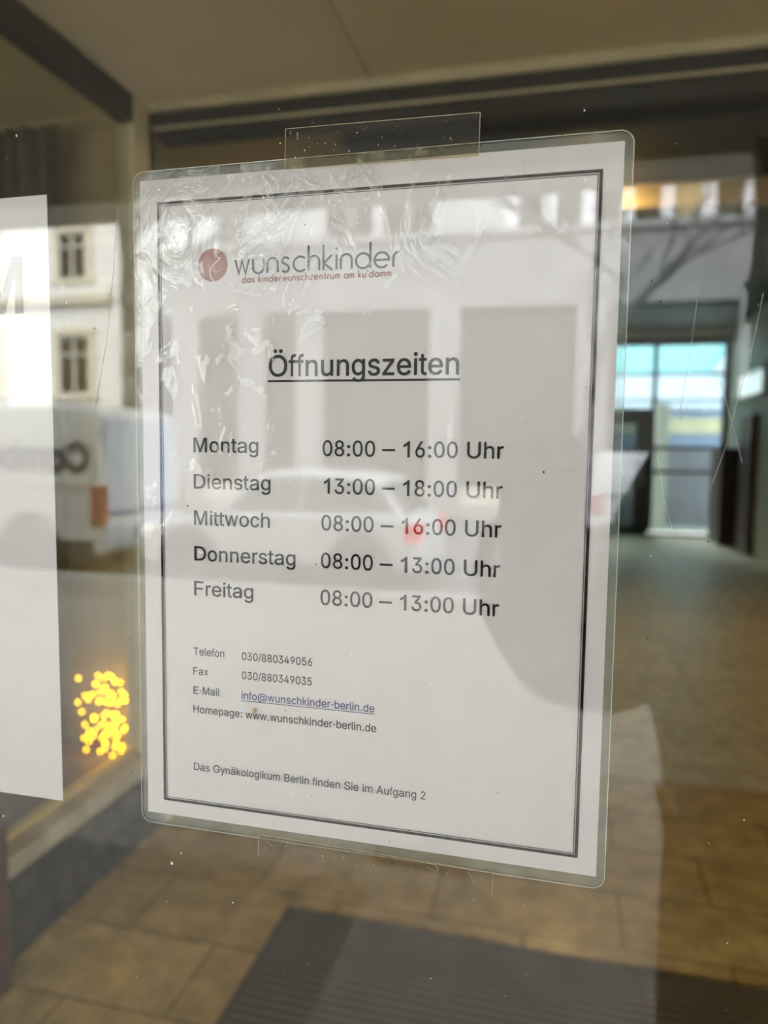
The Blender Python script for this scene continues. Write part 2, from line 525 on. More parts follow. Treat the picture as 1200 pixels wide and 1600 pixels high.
# header between vestibule and hall
h = struct(bx('trim_1', M['darkframe'], XL, XR, YV - 0.03, YV + 0.09, 2.64, 2.72))
hb = bx('bright_edge', M['bronze'], XL, XR, YV - 0.045, YV - 0.02, 2.715, 2.752, h, 0.004)
hc = bx('lower_edge', M['bronze'], XL, XR, YV - 0.035, YV - 0.02, 2.655, 2.664, h)
# downstand beam in the hall with the warm lamp in front of it
struct(bx('beam', M['beam'], -1.6, XR, 6.25, 6.42, 3.52, 3.72))
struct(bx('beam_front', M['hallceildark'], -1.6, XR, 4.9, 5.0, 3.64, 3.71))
lt = tag(empty('ceiling_light', (0.05, 6.02, 3.70)), 'round warm ceiling light in front of the pale beam in the hall', 'lamp')
bm = bmesh.new(); cyl(bm, (0, 0, -0.03), (0, 0, 0), 0.16, 0.17, 24); obj('housing', bm, M['bronze'], lt)
bm = bmesh.new(); cyl(bm, (0, 0, -0.055), (0, 0, -0.03), 0.13, 0.15, 24); obj('diffuser', bm, M['lamp'], lt)

# glass front of the entrance
gf = struct(bx('window_1', M['pane'], XL, XR, 0.0, 0.0065, 0.06, 2.75))
bm = bmesh.new()
box(bm, XL, XR, -0.03, 0.04, 0.0, 0.06)
box(bm, XL - 0.06, XL, -0.03, 0.04, 0.0, 2.75)
box(bm, XR - 0.06, XR, -0.03, 0.04, 0.06, 2.75)
obj('window_frame', bm, M['bronze'], gf)

# dust, specks and scratches on the glass
bm = bmesh.new()
for k in range(210):
    x, z = random.uniform(-0.34, 0.16), random.uniform(1.2, 1.76)
    r = random.choice((0.00012, 0.00016, 0.0002, 0.00026))
    if random.random() < 0.11:
        r = random.choice((0.00035, 0.0005))
    ball(bm, (x, -0.00005, z), r, 6, 4, (random.uniform(0.6, 1.6), 0.3, random.uniform(0.6, 1.6)))
stuff(obj('dust_specks', bm, M['dust'], gf))
bm = bmesh.new()
for k in range(46):
    x, z = random.uniform(-0.30, 0.12), random.uniform(1.28, 1.68)
    ball(bm, (x, -0.00005, z), random.choice((0.0002, 0.00028, 0.0004)), 6, 4, (random.uniform(0.5, 1.3), 0.3, random.uniform(0.5, 1.8)))
stuff(obj('dark_specks', bm, M['soot'], gf))


def mmx(x): return x / 1000 - 0.1925689
def mmz(z): return z / 1000 + 1.3232014


bm = bmesh.new()
for pts in ([(-6.3, 284), (-9, 255), (-13, 225), (-19.7, 194)],
            [(260, 236), (257, 215), (253, 196), (250, 180), (246, 166)],
            [(247, 204), (252, 188), (256, 174)],
            [(268, 232), (266, 215), (264, 190)],
            [(238, 240), (236, 216), (233, 190)],
            [(273, 312), (270, 285), (266, 262), (262, 250)],
            [(226, 176), (229, 160), (233, 146)]):
    ribbon(bm, [(mmx(a), mmz(b)) for a, b in pts], 0.00016, -0.0001)
stuff(obj('scratches', bm, M['scratch'], gf))

# ------------------------------------------------------------------ side window with its plinth and display
pl = struct(bx('plinth', M['granite'], -1.62, XL, 0.25, YV, 0.0, 0.262))
bx('stone_ledge', M['limestone'], -1.62, XL + 0.015, 0.25, YV, 0.262, 0.325, pl, 0.006)
bx('brass_strip', M['brass'], -1.60, -1.575, 0.25, YV - 0.06, 0.325, 0.352, pl, 0.003)
sg = struct(bx('window_2', M['sideglass'], -1.568, -1.562, 0.05, 2.14, 0.352, 2.66))
bm = bmesh.new()
box(bm, -1.61, -1.54, 2.135, 2.235, 0.325, 2.75)
obj('window_post', bm, M['bronze'], sg, 0.006)
bm = bmesh.new()
box(bm, -1.60, -1.545, 0.05, 2.14, 2.655, 2.75)
obj('window_head', bm, M['darkframe'], sg)
struct(bx('wall_display', M['tan'], -4.4, -1.60, 2.26, 2.36, -0.2, 2.76))
struct(bx('floor_display', M['displayfloor'], -4.4, -1.62, 0.05, 2.28, -0.2, 0.30))
struct(bx('wall_display_left', M['tan'], -4.5, -4.4, 0.0, 2.36, -0.2, 2.76))
struct(bx('window_3', M['pane'], -4.4, -1.62, 0.0, 0.0065, 0.3, 2.75))
# curtain: pleated sheet
bm = bmesh.new()
N = 150
top, bot = [], []
for k in range(N + 1):
    x = -2.95 + (2.95 - 1.885) * k / N
    y = 2.19 + 0.03 * math.sin(k * 0.62) + 0.012 * math.sin(k * 0.23 + 1)
    top.append(bm.verts.new((x, y, 2.70)))
    bot.append(bm.verts.new((x + 0.005 * math.sin(k * 1.1), y, 0.33)))
for k in range(N):
    bm.faces.new((top[k], top[k + 1], bot[k + 1], bot[k]))
cu = obj('curtain', bm, M['curtain'], smooth=True)
sm = cu.modifiers.new('thick', 'SOLIDIFY')
sm.thickness = 0.004
tag(cu, 'brown pleated curtain hanging behind the side window', 'curtain')

# fairy lights
fl = tag(empty('fairy_lights', (-1.715, 2.165, 0.30)), 'bunch of glowing yellow fairy lights on the display floor behind the side window', 'lights')
bulbs = []
bme = D.meshes.new('bulb')
b0 = bmesh.new()
ball(b0, (0, 0, 0), 0.0050, 10, 6, (0.9, 0.9, 1.15))
b0.to_mesh(bme)
b0.free()
bme.materials.append(M['bulb'])
pts = []
tries = 0
while len(pts) < 78 and tries < 6000:
    tries += 1
    x, y, z = random.uniform(-0.082, 0.076), random.uniform(-0.07, 0.07), random.uniform(0.012, 0.315)
    if z > 0.25 and random.random() < 0.6:
        continue
    if all((Vector((x, y, z)) - Vector(q)).length > 0.017 for q in pts):
        pts.append((x, y, z))
for p in pts:
    b = D.objects.new('bulb', bme)
    COL.objects.link(b)
    b.parent = fl
    b.location = p
pts.sort(key=lambda p: (round(p[2] / 0.05), math.atan2(p[1], p[0])))
bm = bmesh.new()
for a, b in zip(pts, pts[1:]):
    cyl(bm, a, b, 0.0007, seg=5, caps=False)
obj('wire', bm, M['wire'], fl)

tag(bx('post', M['brownwood'], -1.518, -1.44, 1.20, 1.32, 0.0, 0.53, None, 0.006), 'short dark brown post on the tiles against the stone plinth', 'post')

# ------------------------------------------------------------------ door mat
dm = tag(empty('door_mat', (-0.837, 0.35, 0.0)), 'large dark brown ribbed door mat on the beige tiles inside the glass', 'mat')
bm = bmesh.new(); box(bm, 0.02, 2.38, 0.02, 1.478, 0.0, 0.012); obj('ribbed_field', bm, M['mat_'], dm)
bm = bmesh.new()
for a in ((0, 2.4, 0, 0.02), (0, 2.4, 1.478, 1.498), (0, 0.02, 0.02, 1.478), (2.38, 2.4, 0.02, 1.478)):
    box(bm, *a, 0.0, 0.013)
obj('edge', bm, M['matedge'], dm)

# ------------------------------------------------------------------ end of the hall: glazed wall, door, courtyard
bm = bmesh.new()
box(bm, -1.6, XR, YE, YE + 0.2, 3.58, 3.74)
box(bm, -1.6, -0.6, YE, YE + 0.2, -0.2, 3.74)
struct(obj('wall_back', bm, M['hallwall']))
w4 = struct(bx('window_4', M['courtpane'], -0.55, 2.68, YE + 0.05, YE + 0.056, 0.08, 3.46))
bm = bmesh.new()
box(bm, -0.6, XR, YE, YE + 0.1, 3.46, 3.58)
box(bm, 2.66, XR, YE, YE + 0.1, 0.0, 3.46)
box(bm, -0.6, -0.5, YE, YE + 0.1, 0.0, 3.46)
box(bm, 1.46, 1.54, YE, YE + 0.1, 0.08, 3.46)
box(bm, 0.42, 0.5, YE, YE + 0.1, 0.08, 3.46)
box(bm, -0.5, 2.66, YE, YE + 0.1, 0.0, 0.05)
obj('window_frame', bm, M['black'], w4)
for z in (2.952, 2.47):
    bx('glazing_bar', M['black'], -0.5, 2.66, YE + 0.02, YE + 0.08, z - 0.022, z + 0.022, w4)
for z in (1.62, 1.18):
    bx('push_rail', M['brownwood'], 1.54, 2.66, YE - 0.03, YE + 0.03, z - 0.03, z + 0.03, w4)
d1 = struct(empty('door_1', (0.5, YE, 0.0)))
bm = bmesh.new()
box(bm, 0.0, 0.96, 0.0, 0.06, 2.05, 2.32)
box(bm, 0.70, 0.96, 0.0, 0.06, 0.0, 2.05)
box(bm, 0.0, 0.14, 0.0, 0.06, 0.0, 2.05)
box(bm, 0.14, 0.70, 0.0, 0.06, 0.0, 0.2)
obj('door_leaf', bm, M['black'], d1)
bm = bmesh.new(); box(bm, 0.14, 0.70, 0.027, 0.033, 0.2, 2.05); obj('door_pane', bm, M['courtpane'], d1)
bm = bmesh.new(); cyl(bm, (0.83, -0.05, 0.9), (0.83, -0.05, 1.3), 0.014); cyl(bm, (0.83, -0.05, 1.0), (0.83, 0.0, 1.0), 0.01); cyl(bm, (0.83, -0.05, 1.2), (0.83, 0.0, 1.2), 0.01)
obj('door_handle', bm, M['alloy'], d1)
# right-hand wall of the hall: lit high window, brown door surround, dark panel
w5 = struct(bx('window_5', M['litwin'], XR - 0.012, XR + 0.0, 11.5, 13.15, 2.43, 2.78))
bm = bmesh.new()
box(bm, XR - 0.05, XR, 11.42, 13.22, 2.36, 2.43); box(bm, XR - 0.05, XR, 11.42, 13.22, 2.78, 2.84)
box(bm, XR - 0.05, XR, 13.15, 13.26, 2.36, 2.84); box(bm, XR - 0.05, XR, 11.38, 11.5, 2.36, 2.84)
obj('window_frame', bm, M['hallwall'], w5)
d2 = struct(bx('door_2', M['darkwood'], XR - 0.03, XR, 11.8, 12.4, 0.0, 2.0))
bm = bmesh.new()
box(bm, XR - 0.10, XR, 11.75, 12.45, 0.0, 2.12)
obj('door_frame', bm, M['brownwood'], d2)
cb = tag(empty('cabinet', (2.60, 12.85, 0.0)), 'dark brown upright cabinet in the corner beside the end window', 'cabinet')
bm = bmesh.new(); box(bm, -0.12, 0.14, 0.0, 0.95, 0.0, 1.62); obj('carcass', bm, M['darkwood'], cb, 0.008)
bm = bmesh.new(); box(bm, -0.13, -0.12, 0.02, 0.93, 0.06, 1.58); obj('door', bm, M['brownwood'], cb)

struct(bx('courtyard_ground', M['court'], -12, 14, YE + 0.1, 34, -0.25, -0.02))
gb = empty('garage', (0, 16.5, 0))
tag(gb, 'low grey courtyard garage with cream band seen through the end window', 'building')
bm = bmesh.new(); box(bm, -4, 9, 0, 3, -0.02, 1.62); obj('gate', bm, M['courtgrey'], gb)
bm = bmesh.new(); box(bm, -4, 9, -0.03, 3, 1.62, 1.95); obj('lower_band', bm, M['courtblue'], gb)
bm = bmesh.new(); box(bm, -4, 9, -0.03, 3, 1.95, 2.28); obj('cream_band', bm, M['courtcream'], gb)
bm = bmesh.new(); box(bm, -4, 9, -0.03, 3, 2.28, 2.42); obj('upper_band', bm, M['courtblue'], gb)
bm = bmesh.new(); box(bm, -4, 9, -0.1, 3, 2.42, 2.50); obj('roof_edge', bm, M['courtwhite'], gb)
tag(bx('pillar', M['courtpillar'], 1.70, 1.93, 15.3, 15.5, -0.02, 2.5), 'pale cream pillar standing in the courtyard in front of the grey garage', 'pillar')
rb = tag(empty('rear_building', (0, 30, 0)), 'pale building behind the courtyard garage, with an added blue wall above as sky', 'building')
bm = bmesh.new(); box(bm, -12, 14, 0, 3, -0.02, 4.6); obj('facade', bm, M['courtwhite'], rb)
bm = bmesh.new(); box(bm, -12, 14, 0.05, 3, 4.6, 11.0); obj('sky_wall', bm, M['courtsky'], rb)  # added blue wall in place of the sky over the rear building
bm = bmesh.new(); prism(bm, [(5.2, 4.6), (14, 4.6), (14, 8.2), (7.2, 8.2)], -0.3, 0.0); obj('gable', bm, M['courtwhite'], rb)


# ------------------------------------------------------------------ the laminated notice
YF, YT, YP = 0.0068, 0.00775, 0.0080
ln = tag(empty('notice', (mmx(105), YP, mmz(0))), 'laminated white opening hours notice taped behind the glass, with black border', 'notice')
OX, OZ = ln.location.x, ln.location.z


def L(x, z):   # millimetres on the sheet -> local metres
    return (x - 105) / 1000, z / 1000


bm = bmesh.new()
x0, z0 = L(0, 0); x1, z1 = L(210, 297)
box(bm, x0, x1, 0.0, 0.0002, z0, z1)
ps = obj('paper_sheet', bm, M['paper'], ln)
bm = bmesh.new()
prism(bm, rounded(*L(-2.6, -4.4), *L(213.3, 300.6), 0.0052), YF - YP, 0.0088 - YP)
po = obj('laminate_pouch', bm, M['film'], ln)
po.location = (0, 0, 0.1485)
for v in po.data.vertices:
    v.co.z -= 0.1485
bm = bmesh.new()
ribbon(bm, rounded(*L(-2.6, -4.4), *L(213.3, 300.6), 0.0052), 0.00028, YF - YP - 0.0001, True)
obj('pouch_rim', bm, M['rim'], po).location = (0, 0, -0.1485)
bm = bmesh.new()
o_ = rounded(*L(-2.6, -4.4), *L(213.3, 300.6), 0.0052)
i_ = rounded(*L(0.4, 0.5), *L(209.7, 296.6), 0.0004)
A = [bm.verts.new((x, 0.00025, z - 0.1485)) for x, z in o_]
B = [bm.verts.new((x, 0.00025, z - 0.1485)) for x, z in i_]
for k in range(len(A)):
    bm.faces.new((A[k], A[(k + 1) % len(A)], B[(k + 1) % len(A)], B[k]))
obj('sealed_margin', bm, M['margin'], po)
bm = bmesh.new()
a, b = L(8.7, 7.1); c, d = L(202.3, 287.1)
rect_ring(bm, a, b, c, d, 0.00125, YT - YP)
rect_ring(bm, a + 0.0017, b + 0.0017, c - 0.0017, d - 0.0017, 0.0003, YT - YP)
obj('printed_border', bm, M['ink'], ps)


GLYPH = {
" ":[188,[]],
"-":[453,[[337,244,337,188,114,188,114,244]]],
".":[188,[[95,-4,83,-3,73,1,63,9,55,18,51,29,50,41,51,53,55,64,63,73,73,81,83,85,95,87,107,85,118,81,128,73,135,64,140,53,141,41,140,29,135,18,128,9,118,1,107,-3]]],
"/":[249,[[235,533,71,-76,14,-76,178,533]]],
"0":[453,[[227,-7,191,-3,158,7,130,24,105,48,85,77,69,113,57,155,50,202,48,254,50,306,57,353,69,395,85,431,106,461,130,484,159,502,191,512,227,516,262,512,295,502,323,484,348,461,368,431,384,395,396,353,403,306,405,254,403,202,396,155,384,113,368,77,348,48,323,24,295,7,263,-3],[227,50,250,52,271,60,290,74,306,92,320,116,330,144,338,176,342,213,344,254,342,295,338,332,330,365,320,393,306,416,290,435,271,449,250,457,227,460,203,457,182,449,163,435,147,416,134,393,123,365,115,332,111,295,109,254,111,213,115,176,123,144,134,116,147,92,163,74,182,60,203,52]]],
"1":[395,[[265,0,203,0,203,398,158,365,107,339,77,328,77,389,132,419,188,462,225,511,265,511]]],
"2":[453,[[64,0,64,47,234,229,252,248,268,266,282,282,311,327,320,371,319,389,315,405,308,419,298,431,287,441,273,449,258,455,241,458,224,460,205,458,188,454,172,447,159,438,148,427,139,413,132,398,128,381,127,362,66,362,68,391,75,418,86,442,102,464,121,482,143,496,168,507,196,513,225,516,254,513,281,507,306,497,328,482,346,465,361,445,372,423,379,398,381,372,371,318,363,299,351,280,336,259,317,235,294,209,267,180,153,60,153,57,389,57,389,0]]],
"3":[453,[[218,-7,188,-5,159,1,133,10,108,22,88,38,70,57,57,79,48,104,44,132,109,132,112,115,118,100,126,87,137,76,150,66,165,59,219,50,239,51,258,55,275,61,291,69,304,80,315,93,323,108,328,125,329,145,328,163,323,180,316,196,306,211,292,223,275,234,254,241,229,246,201,248,157,248,157,299,288,448,288,452,70,452,70,509,372,509,372,461,211,278,211,289,247,290,279,286,308,276,333,262,354,244,371,222,383,198,391,173,393,145,390,116,383,90,370,66,354,45,333,27,309,12,281,2,251,-5]]],
"4":[453,[[40,105,40,158,247,509,311,509,109,166,109,163,413,163,413,105],[282,0,282,121,282,146,282,318,343,318,343,0]]],
"5":[453,[[221,-7,192,-5,165,1,140,11,118,25,99,41,83,60,71,82,63,105,60,130,122,130,125,115,130,102,138,89,173,60,221,50,241,51,259,56,276,64,291,75,304,89,314,104,322,122,326,141,328,162,326,183,321,203,314,221,303,237,290,251,275,262,257,270,238,275,218,277,167,268,128,246,67,253,96,509,366,509,366,452,151,452,134,301,136,301,178,325,229,334,252,332,274,328,294,321,313,311,330,299,345,285,358,269,370,251,379,231,386,210,390,187,391,163,388,132,381,102,369,76,352,52,332,32,309,15,282,3,253,-4]]],
"6":[453,[[226,-7,196,-4,168,3,142,15,119,31,100,51,84,74,73,101,66,130,64,162,65,187,71,212,80,239,93,268,112,302,137,340,252,509,322,509,151,261,145,261,165,288,196,307,235,314,265,312,291,305,316,295,337,280,355,262,370,240,380,215,387,187,389,157,387,127,379,98,368,73,352,50,333,30,310,14,284,3,257,-4],[226,48,245,50,263,55,279,63,293,73,304,86,314,101,322,119,326,137,327,157,326,178,322,196,314,213,304,228,293,241,279,251,263,259,245,264,226,265,207,264,190,259,174,252,160,241,148,229,138,214,131,197,126,179,125,158,126,138,131,119,138,102,148,86,160,73,174,63,190,55,207,50]]],
"7":[453,[[97,0,323,448,323,452,62,452,62,509,391,509,391,449,165,0]]],
"8":[453,[[226,-7,193,-5,163,1,136,11,111,25,91,42,74,62,62,84,54,109,52,135,53,156,58,176,65,195,75,212,87,228,101,241,117,252,134,260,153,265,153,267,129,276,109,289,93,308,80,330,73,354,70,380,73,405,79,429,90,450,106,469,124,485,146,498,170,508,197,514,226,516,255,514,282,508,306,498,328,485,346,469,361,450,373,429,379,405,382,380,379,354,372,330,359,308,343,289,323,276,300,267,300,265,319,260,335,252,351,241,365,228,377,212,387,195,395,176,399,156,401,135,398,109,391,84,378,62,362,42,341,25,317,11,289,1,259,-5],[226,49,248,50,267,54,285,60,300,69,313,79,323,91,331,106,335,121,337,139,335,157,330,173,322,189,312,202,298,213,283,223,265,230,247,234,226,235,206,234,187,230,169,223,154,213,140,202,130,189,122,173,117,157,115,139,117,121,121,106,129,91,139,79,152,69,167,60,185,54,205,50],[226,290,244,291,260,294,274,300,287,308,298,318,307,330,314,344,318,359,319,376,318,392,314,407,308,420,299,432,288,442,275,449,260,455,244,459,226,460,208,459,192,455,177,449,164,442,153,432,145,420,138,407,134,392,133,376,134,359,138,344,145,330,154,318,165,308,178,300,193,294,209,291]]],
"9":[453,[[226,516,256,513,285,506,310,494,333,478,352,458,368,434,380,408,387,378,389,347,387,322,382,296,373,270,359,240,340,207,315,168,200,0,130,0,301,248,307,248,287,221,257,202,218,195,188,197,161,203,137,214,116,229,98,247,83,269,72,294,66,321,64,352,66,382,73,411,85,436,101,459,120,479,143,494,168,506,196,513],[226,460,207,459,190,454,174,446,160,435,148,423,138,407,131,390,127,372,125,352,127,331,131,313,138,295,148,280,160,268,174,257,190,250,207,245,226,243,245,245,263,249,279,257,293,267,305,280,314,295,322,312,326,330,327,350,326,371,322,390,314,407,305,422,293,435,279,446,263,454,245,459]]],
":":[188,[[95,-4,83,-3,73,1,63,9,55,18,51,29,50,41,51,53,55,64,63,73,73,81,83,85,95,87,107,85,118,81,128,73,135,64,140,53,141,41,140,29,135,18,128,9,118,1,107,-3],[95,271,83,272,73,277,63,284,55,294,51,304,50,316,51,328,55,339,63,349,73,356,83,360,95,362,107,360,118,356,128,349,135,339,140,328,141,316,140,304,135,294,128,284,118,277,107,272]]],
"@":[676,[[355,-135,307,-133,262,-126,221,-114,184,-98,151,-77,122,-53,98,-24,77,9,61,46,50,87,43,131,40,179,43,226,50,269,61,309,78,346,98,379,123,408,151,433,184,454,220,470,260,482,303,489,349,492,394,489,435,482,472,469,506,452,536,432,562,407,584,380,603,351,617,319,627,285,633,251,635,215,631,142,615,76,605,57,593,42,579,28,561,18,541,13,517,11,476,17,441,36,432,45,426,56,423,68,420,68,413,54,402,41,388,30,371,20,351,15,326,13,298,15,273,23,251,35,232,52,216,73,204,96,195,123,190,152,188,182,190,212,197,239,207,265,220,287,237,306,257,322,279,334,304,341,330,343,351,342,369,338,385,331,398,323,409,314,416,306,419,306,419,335,474,335,474,110,475,97,479,85,485,74,493,66,505,61,518,59,533,61,546,66,557,76,565,89,571,106,576,127,579,152,580,182,581,215,579,245,575,273,567,301,555,327,541,351,523,373,502,393,477,410,450,424,419,434,385,440,347,442,309,440,274,434,242,424,213,410,187,393,164,372,144,347,128,320,115,289,105,255,100,218,98,178,100,138,105,100,115,66,128,35,144,8,165,-17,188,-37,215,-54,246,-68,280,-78,317,-83,357,-85,412,-80,458,-69,489,-59,504,-107,464,-120,411,-131],[329,65,350,66,368,71,382,78,395,89,405,102,412,118,417,138,421,160,422,185,421,210,417,231,411,249,403,263,393,274,381,282,366,287,350,290,331,292,313,290,297,285,283,277,271,267,260,254,252,239,242,185,251,125,258,108,267,94,279,81,293,72,310,67]]],
"A":[480,[[16,0,201,509,276,509,463,0,395,0,287,302,280,323,272,346,264,372,255,402,244,438,232,478,245,478,233,437,222,402,213,371,204,345,197,322,191,302,85,0],[110,142,110,199,370,199,370,142]]],
"B":[456,[[60,0,60,509,241,509,274,507,304,501,329,491,350,477,367,461,381,442,390,421,396,398,398,374,397,353,393,336,387,320,356,286,315,267,315,262,331,260,347,254,363,245,378,234,391,220,402,203,411,184,416,161,418,136,416,111,410,88,400,67,386,48,368,31,344,18,317,8,284,2,247,0],[125,57,245,57,281,60,309,67,330,80,344,96,353,115,355,137,354,153,350,169,342,184,333,197,320,209,306,218,289,225,269,229,248,231,125,231],[125,285,238,285,256,287,273,290,288,296,302,304,314,314,323,326,330,340,335,355,336,372,333,393,326,412,313,429,294,442,270,449,240,452,125,452]]],
"C":[510,[[267,-7,225,-3,186,7,150,25,119,49,92,79,70,115,53,157,44,203,40,254,44,305,53,352,70,393,92,429,119,459,150,484,186,501,225,512,267,516,293,514,317,511,340,504,362,496,383,485,402,471,419,456,435,438,448,418,459,397,467,373,473,348,408,348,389,395,357,428,315,449,267,456,237,453,209,445,184,432,161,414,141,391,125,364,113,332,106,295,103,254,106,213,113,177,125,145,141,117,161,94,184,76,210,63,237,56,267,53,315,60,357,81,389,114,408,160,473,160,467,135,459,112,448,91,435,71,420,53,402,38,383,24,363,13,341,5,317,-2,293,-6]]],
"D":[502,[[219,0,96,0,96,57,215,57,254,60,288,68,318,81,343,99,363,122,379,149,390,181,397,216,399,255,397,294,390,329,379,361,364,388,344,410,320,428,291,441,258,449,221,452,93,452,93,509,225,509,273,505,315,495,353,478,385,455,412,426,433,391,449,351,458,306,462,255,458,205,449,159,433,119,411,83,384,54,351,31,312,14,268,3],[125,509,125,0,60,0,60,509]]],
"E":[419,[[60,0,60,509,372,509,372,452,125,452,125,286,355,286,355,229,125,229,125,57,375,57,375,0]]],
"F":[410,[[60,0,60,509,369,509,369,452,125,452,125,278,346,278,346,221,125,221,125,0]]],
"G":[520,[[269,-7,225,-3,185,7,149,25,118,49,91,79,69,116,53,157,43,203,40,254,43,305,53,352,69,393,91,429,117,459,149,484,184,501,223,512,265,516,291,514,316,510,340,504,363,494,384,483,403,469,421,453,436,436,449,416,460,395,468,373,474,349,408,349,387,393,356,427,315,448,265,456,236,453,209,445,183,432,160,414,141,392,125,364,113,332,106,295,103,254,106,213,113,177,125,145,141,117,161,95,184,76,210,63,238,56,269,53,296,55,322,61,345,71,365,85,382,102,396,123,407,147,413,173,415,202,434,199,283,199,283,256,478,256,478,200,475,160,466,124,451,91,431,62,406,38,377,19,344,5,308,-4]]],
"H":[517,[[60,0,60,509,125,509,125,289,392,289,392,509,457,509,457,0,392,0,392,232,125,232,125,0]]],
"M":[592,[[53,0,53,509,154,509,274,149,291,95,310,154,432,509,523,509,523,0,458,0,458,426,309,0,249,0,117,434,117,0]]],
"S":[447,[[224,-9,188,-7,156,-1,128,9,102,23,81,40,64,60,51,83,42,109,38,137,104,137,108,118,114,102,123,88,136,76,150,66,166,59,224,49,246,50,267,54,286,60,303,69,317,79,329,92,338,106,344,122,346,139,344,154,340,168,332,179,296,205,245,222,184,239,145,253,112,269,86,289,67,313,56,341,52,372,54,400,62,425,75,448,92,468,113,484,138,498,165,508,195,514,227,516,259,514,289,508,316,498,340,484,360,468,377,449,390,427,398,403,401,378,337,378,332,402,320,421,302,437,280,449,254,456,225,459,204,457,185,454,167,448,152,440,139,430,129,418,121,405,117,391,115,376,117,359,122,345,131,334,169,308,212,293,264,279,312,264,359,238,395,198,402,180,407,161,408,139,406,112,399,87,386,64,370,43,349,25,323,11,294,0,261,-7]]],
"T":[449,[[32,452,32,509,417,509,417,452,257,452,257,0,193,0,193,452]]],
"U":[517,[[259,-8,220,-6,186,2,154,15,126,33,103,55,85,80,71,108,63,140,60,173,60,509,124,509,124,178,126,155,132,133,141,113,153,95,169,80,187,68,208,59,232,53,259,52,285,53,309,59,331,68,349,80,364,95,377,113,385,133,391,155,393,178,393,509,457,509,457,173,454,140,446,108,433,80,414,55,391,33,363,15,332,2,297,-6]]],
"a":[389,[[160,-9,137,-7,115,-3,94,5,76,15,60,29,48,45,38,63,32,84,30,108,32,128,36,146,43,161,53,174,64,184,78,193,125,211,178,220,200,223,218,225,234,227,265,235,271,240,274,246,276,255,276,257,267,297,240,322,227,327,212,330,196,331,149,322,118,301,100,274,41,291,51,313,64,331,79,346,95,358,114,368,133,375,194,384,239,379,286,360,300,350,312,336,322,320,330,301,335,278,337,251,337,0,277,0,277,52,272,52,252,25,215,1,199,-4,181,-7],[170,45,192,47,211,51,228,59,242,68,254,80,263,93,270,108,274,122,276,138,276,190,259,182,231,176,200,171,175,168,134,159,103,139,97,130,93,118,92,105,102,72,130,52]]],
"b":[424,[[229,-8,208,-7,189,-3,172,4,138,31,118,59,112,59,112,0,53,0,53,509,114,509,114,319,118,319,137,346,171,373,188,379,207,383,229,384,259,382,287,374,313,361,335,342,354,320,370,293,381,261,388,227,390,189,388,151,381,116,370,84,355,57,336,34,313,16,288,3,260,-6],[220,47,242,49,262,55,279,66,294,80,306,97,316,117,323,139,327,163,328,189,327,215,323,239,316,261,307,281,295,298,280,311,262,322,243,328,220,330,198,328,178,322,161,312,147,299,134,282,125,263,118,241,114,216,113,189,114,162,118,138,125,115,135,95,147,78,162,65,179,55,198,49]]],
"c":[396,[[207,-8,174,-5,144,3,117,16,93,35,72,58,56,85,44,116,37,150,34,187,37,225,44,260,56,291,72,318,93,341,117,360,144,374,174,382,207,384,260,377,305,356,340,322,362,277,303,262,290,289,270,311,242,325,207,330,184,328,163,321,145,310,130,296,118,278,108,258,102,236,98,212,96,187,98,163,102,139,108,117,118,97,130,80,145,66,163,55,184,49,207,46,243,52,271,66,292,89,304,117,363,102,341,56,306,21,261,-1]]],
"d":[424,[[195,-8,165,-6,137,3,111,16,89,34,70,57,55,84,43,116,36,151,34,189,36,227,43,261,55,293,70,320,89,342,112,361,137,374,165,382,196,384,218,383,237,379,253,373,287,346,306,319,311,319,311,509,372,509,372,0,313,0,313,59,307,59,287,31,252,4,236,-3,217,-7],[205,47,226,49,246,55,263,65,278,78,290,95,299,115,306,138,310,162,312,189,310,216,306,241,300,263,290,282,278,299,263,312,246,322,227,328,205,330,182,328,162,322,145,311,130,298,118,281,108,261,102,239,98,215,96,189,98,163,102,139,109,117,118,97,130,80,145,66,162,55,182,49]]],
"e":[404,[[212,-8,177,-5,145,3,117,16,92,35,72,58,56,85,44,116,37,150,34,187,36,224,44,258,55,290,71,317,91,340,115,359,142,373,172,382,205,384,266,374,285,366,303,355,319,341,334,324,347,305,357,282,365,256,370,227,371,194,371,169,75,169,75,221,338,221,310,202,308,226,304,248,298,269,288,286,277,301,263,314,246,323,227,328,205,330,183,328,164,323,146,313,131,301,119,286,109,270,102,251,97,231,96,211,96,178,98,151,102,127,110,106,121,88,135,73,151,61,169,53,190,48,212,46,254,53,285,73,306,105,365,91,358,72,348,55,335,39,320,26,302,14,283,4,261,-3,237,-7]]],
"f":[254,[[228,379,228,327,6,327,6,379],[81,0,81,432,82,452,87,470,96,486,107,499,120,510,135,519,187,530,222,527,243,521,227,468,215,472,195,474,178,472,164,468,154,460,147,449,143,435,142,419,142,0]]],
"g":[425,[[207,-151,180,-149,156,-146,134,-140,114,-132,97,-122,82,-110,51,-69,101,-41,122,-66,154,-88,169,-93,187,-96,207,-97,236,-95,261,-87,282,-75,298,-58,308,-34,311,-6,311,68,306,68,287,41,252,16,236,10,217,6,195,5,165,7,138,14,113,27,90,43,71,65,55,90,43,120,36,154,34,191,36,229,43,263,55,293,71,320,90,342,112,361,138,374,166,382,196,384,218,383,237,379,253,373,288,346,308,319,313,319,313,379,372,379,372,-9,370,-40,363,-67,350,-90,334,-109,314,-124,291,-136,265,-144,237,-149],[205,59,227,61,246,66,264,75,278,87,290,103,300,121,307,142,311,166,312,193,311,219,307,242,300,264,291,283,279,299,264,312,247,322,227,328,205,330,182,328,163,322,145,312,130,298,118,282,109,262,102,241,98,218,96,193,98,167,102,144,109,123,118,104,131,88,145,76,163,66,183,61]]],
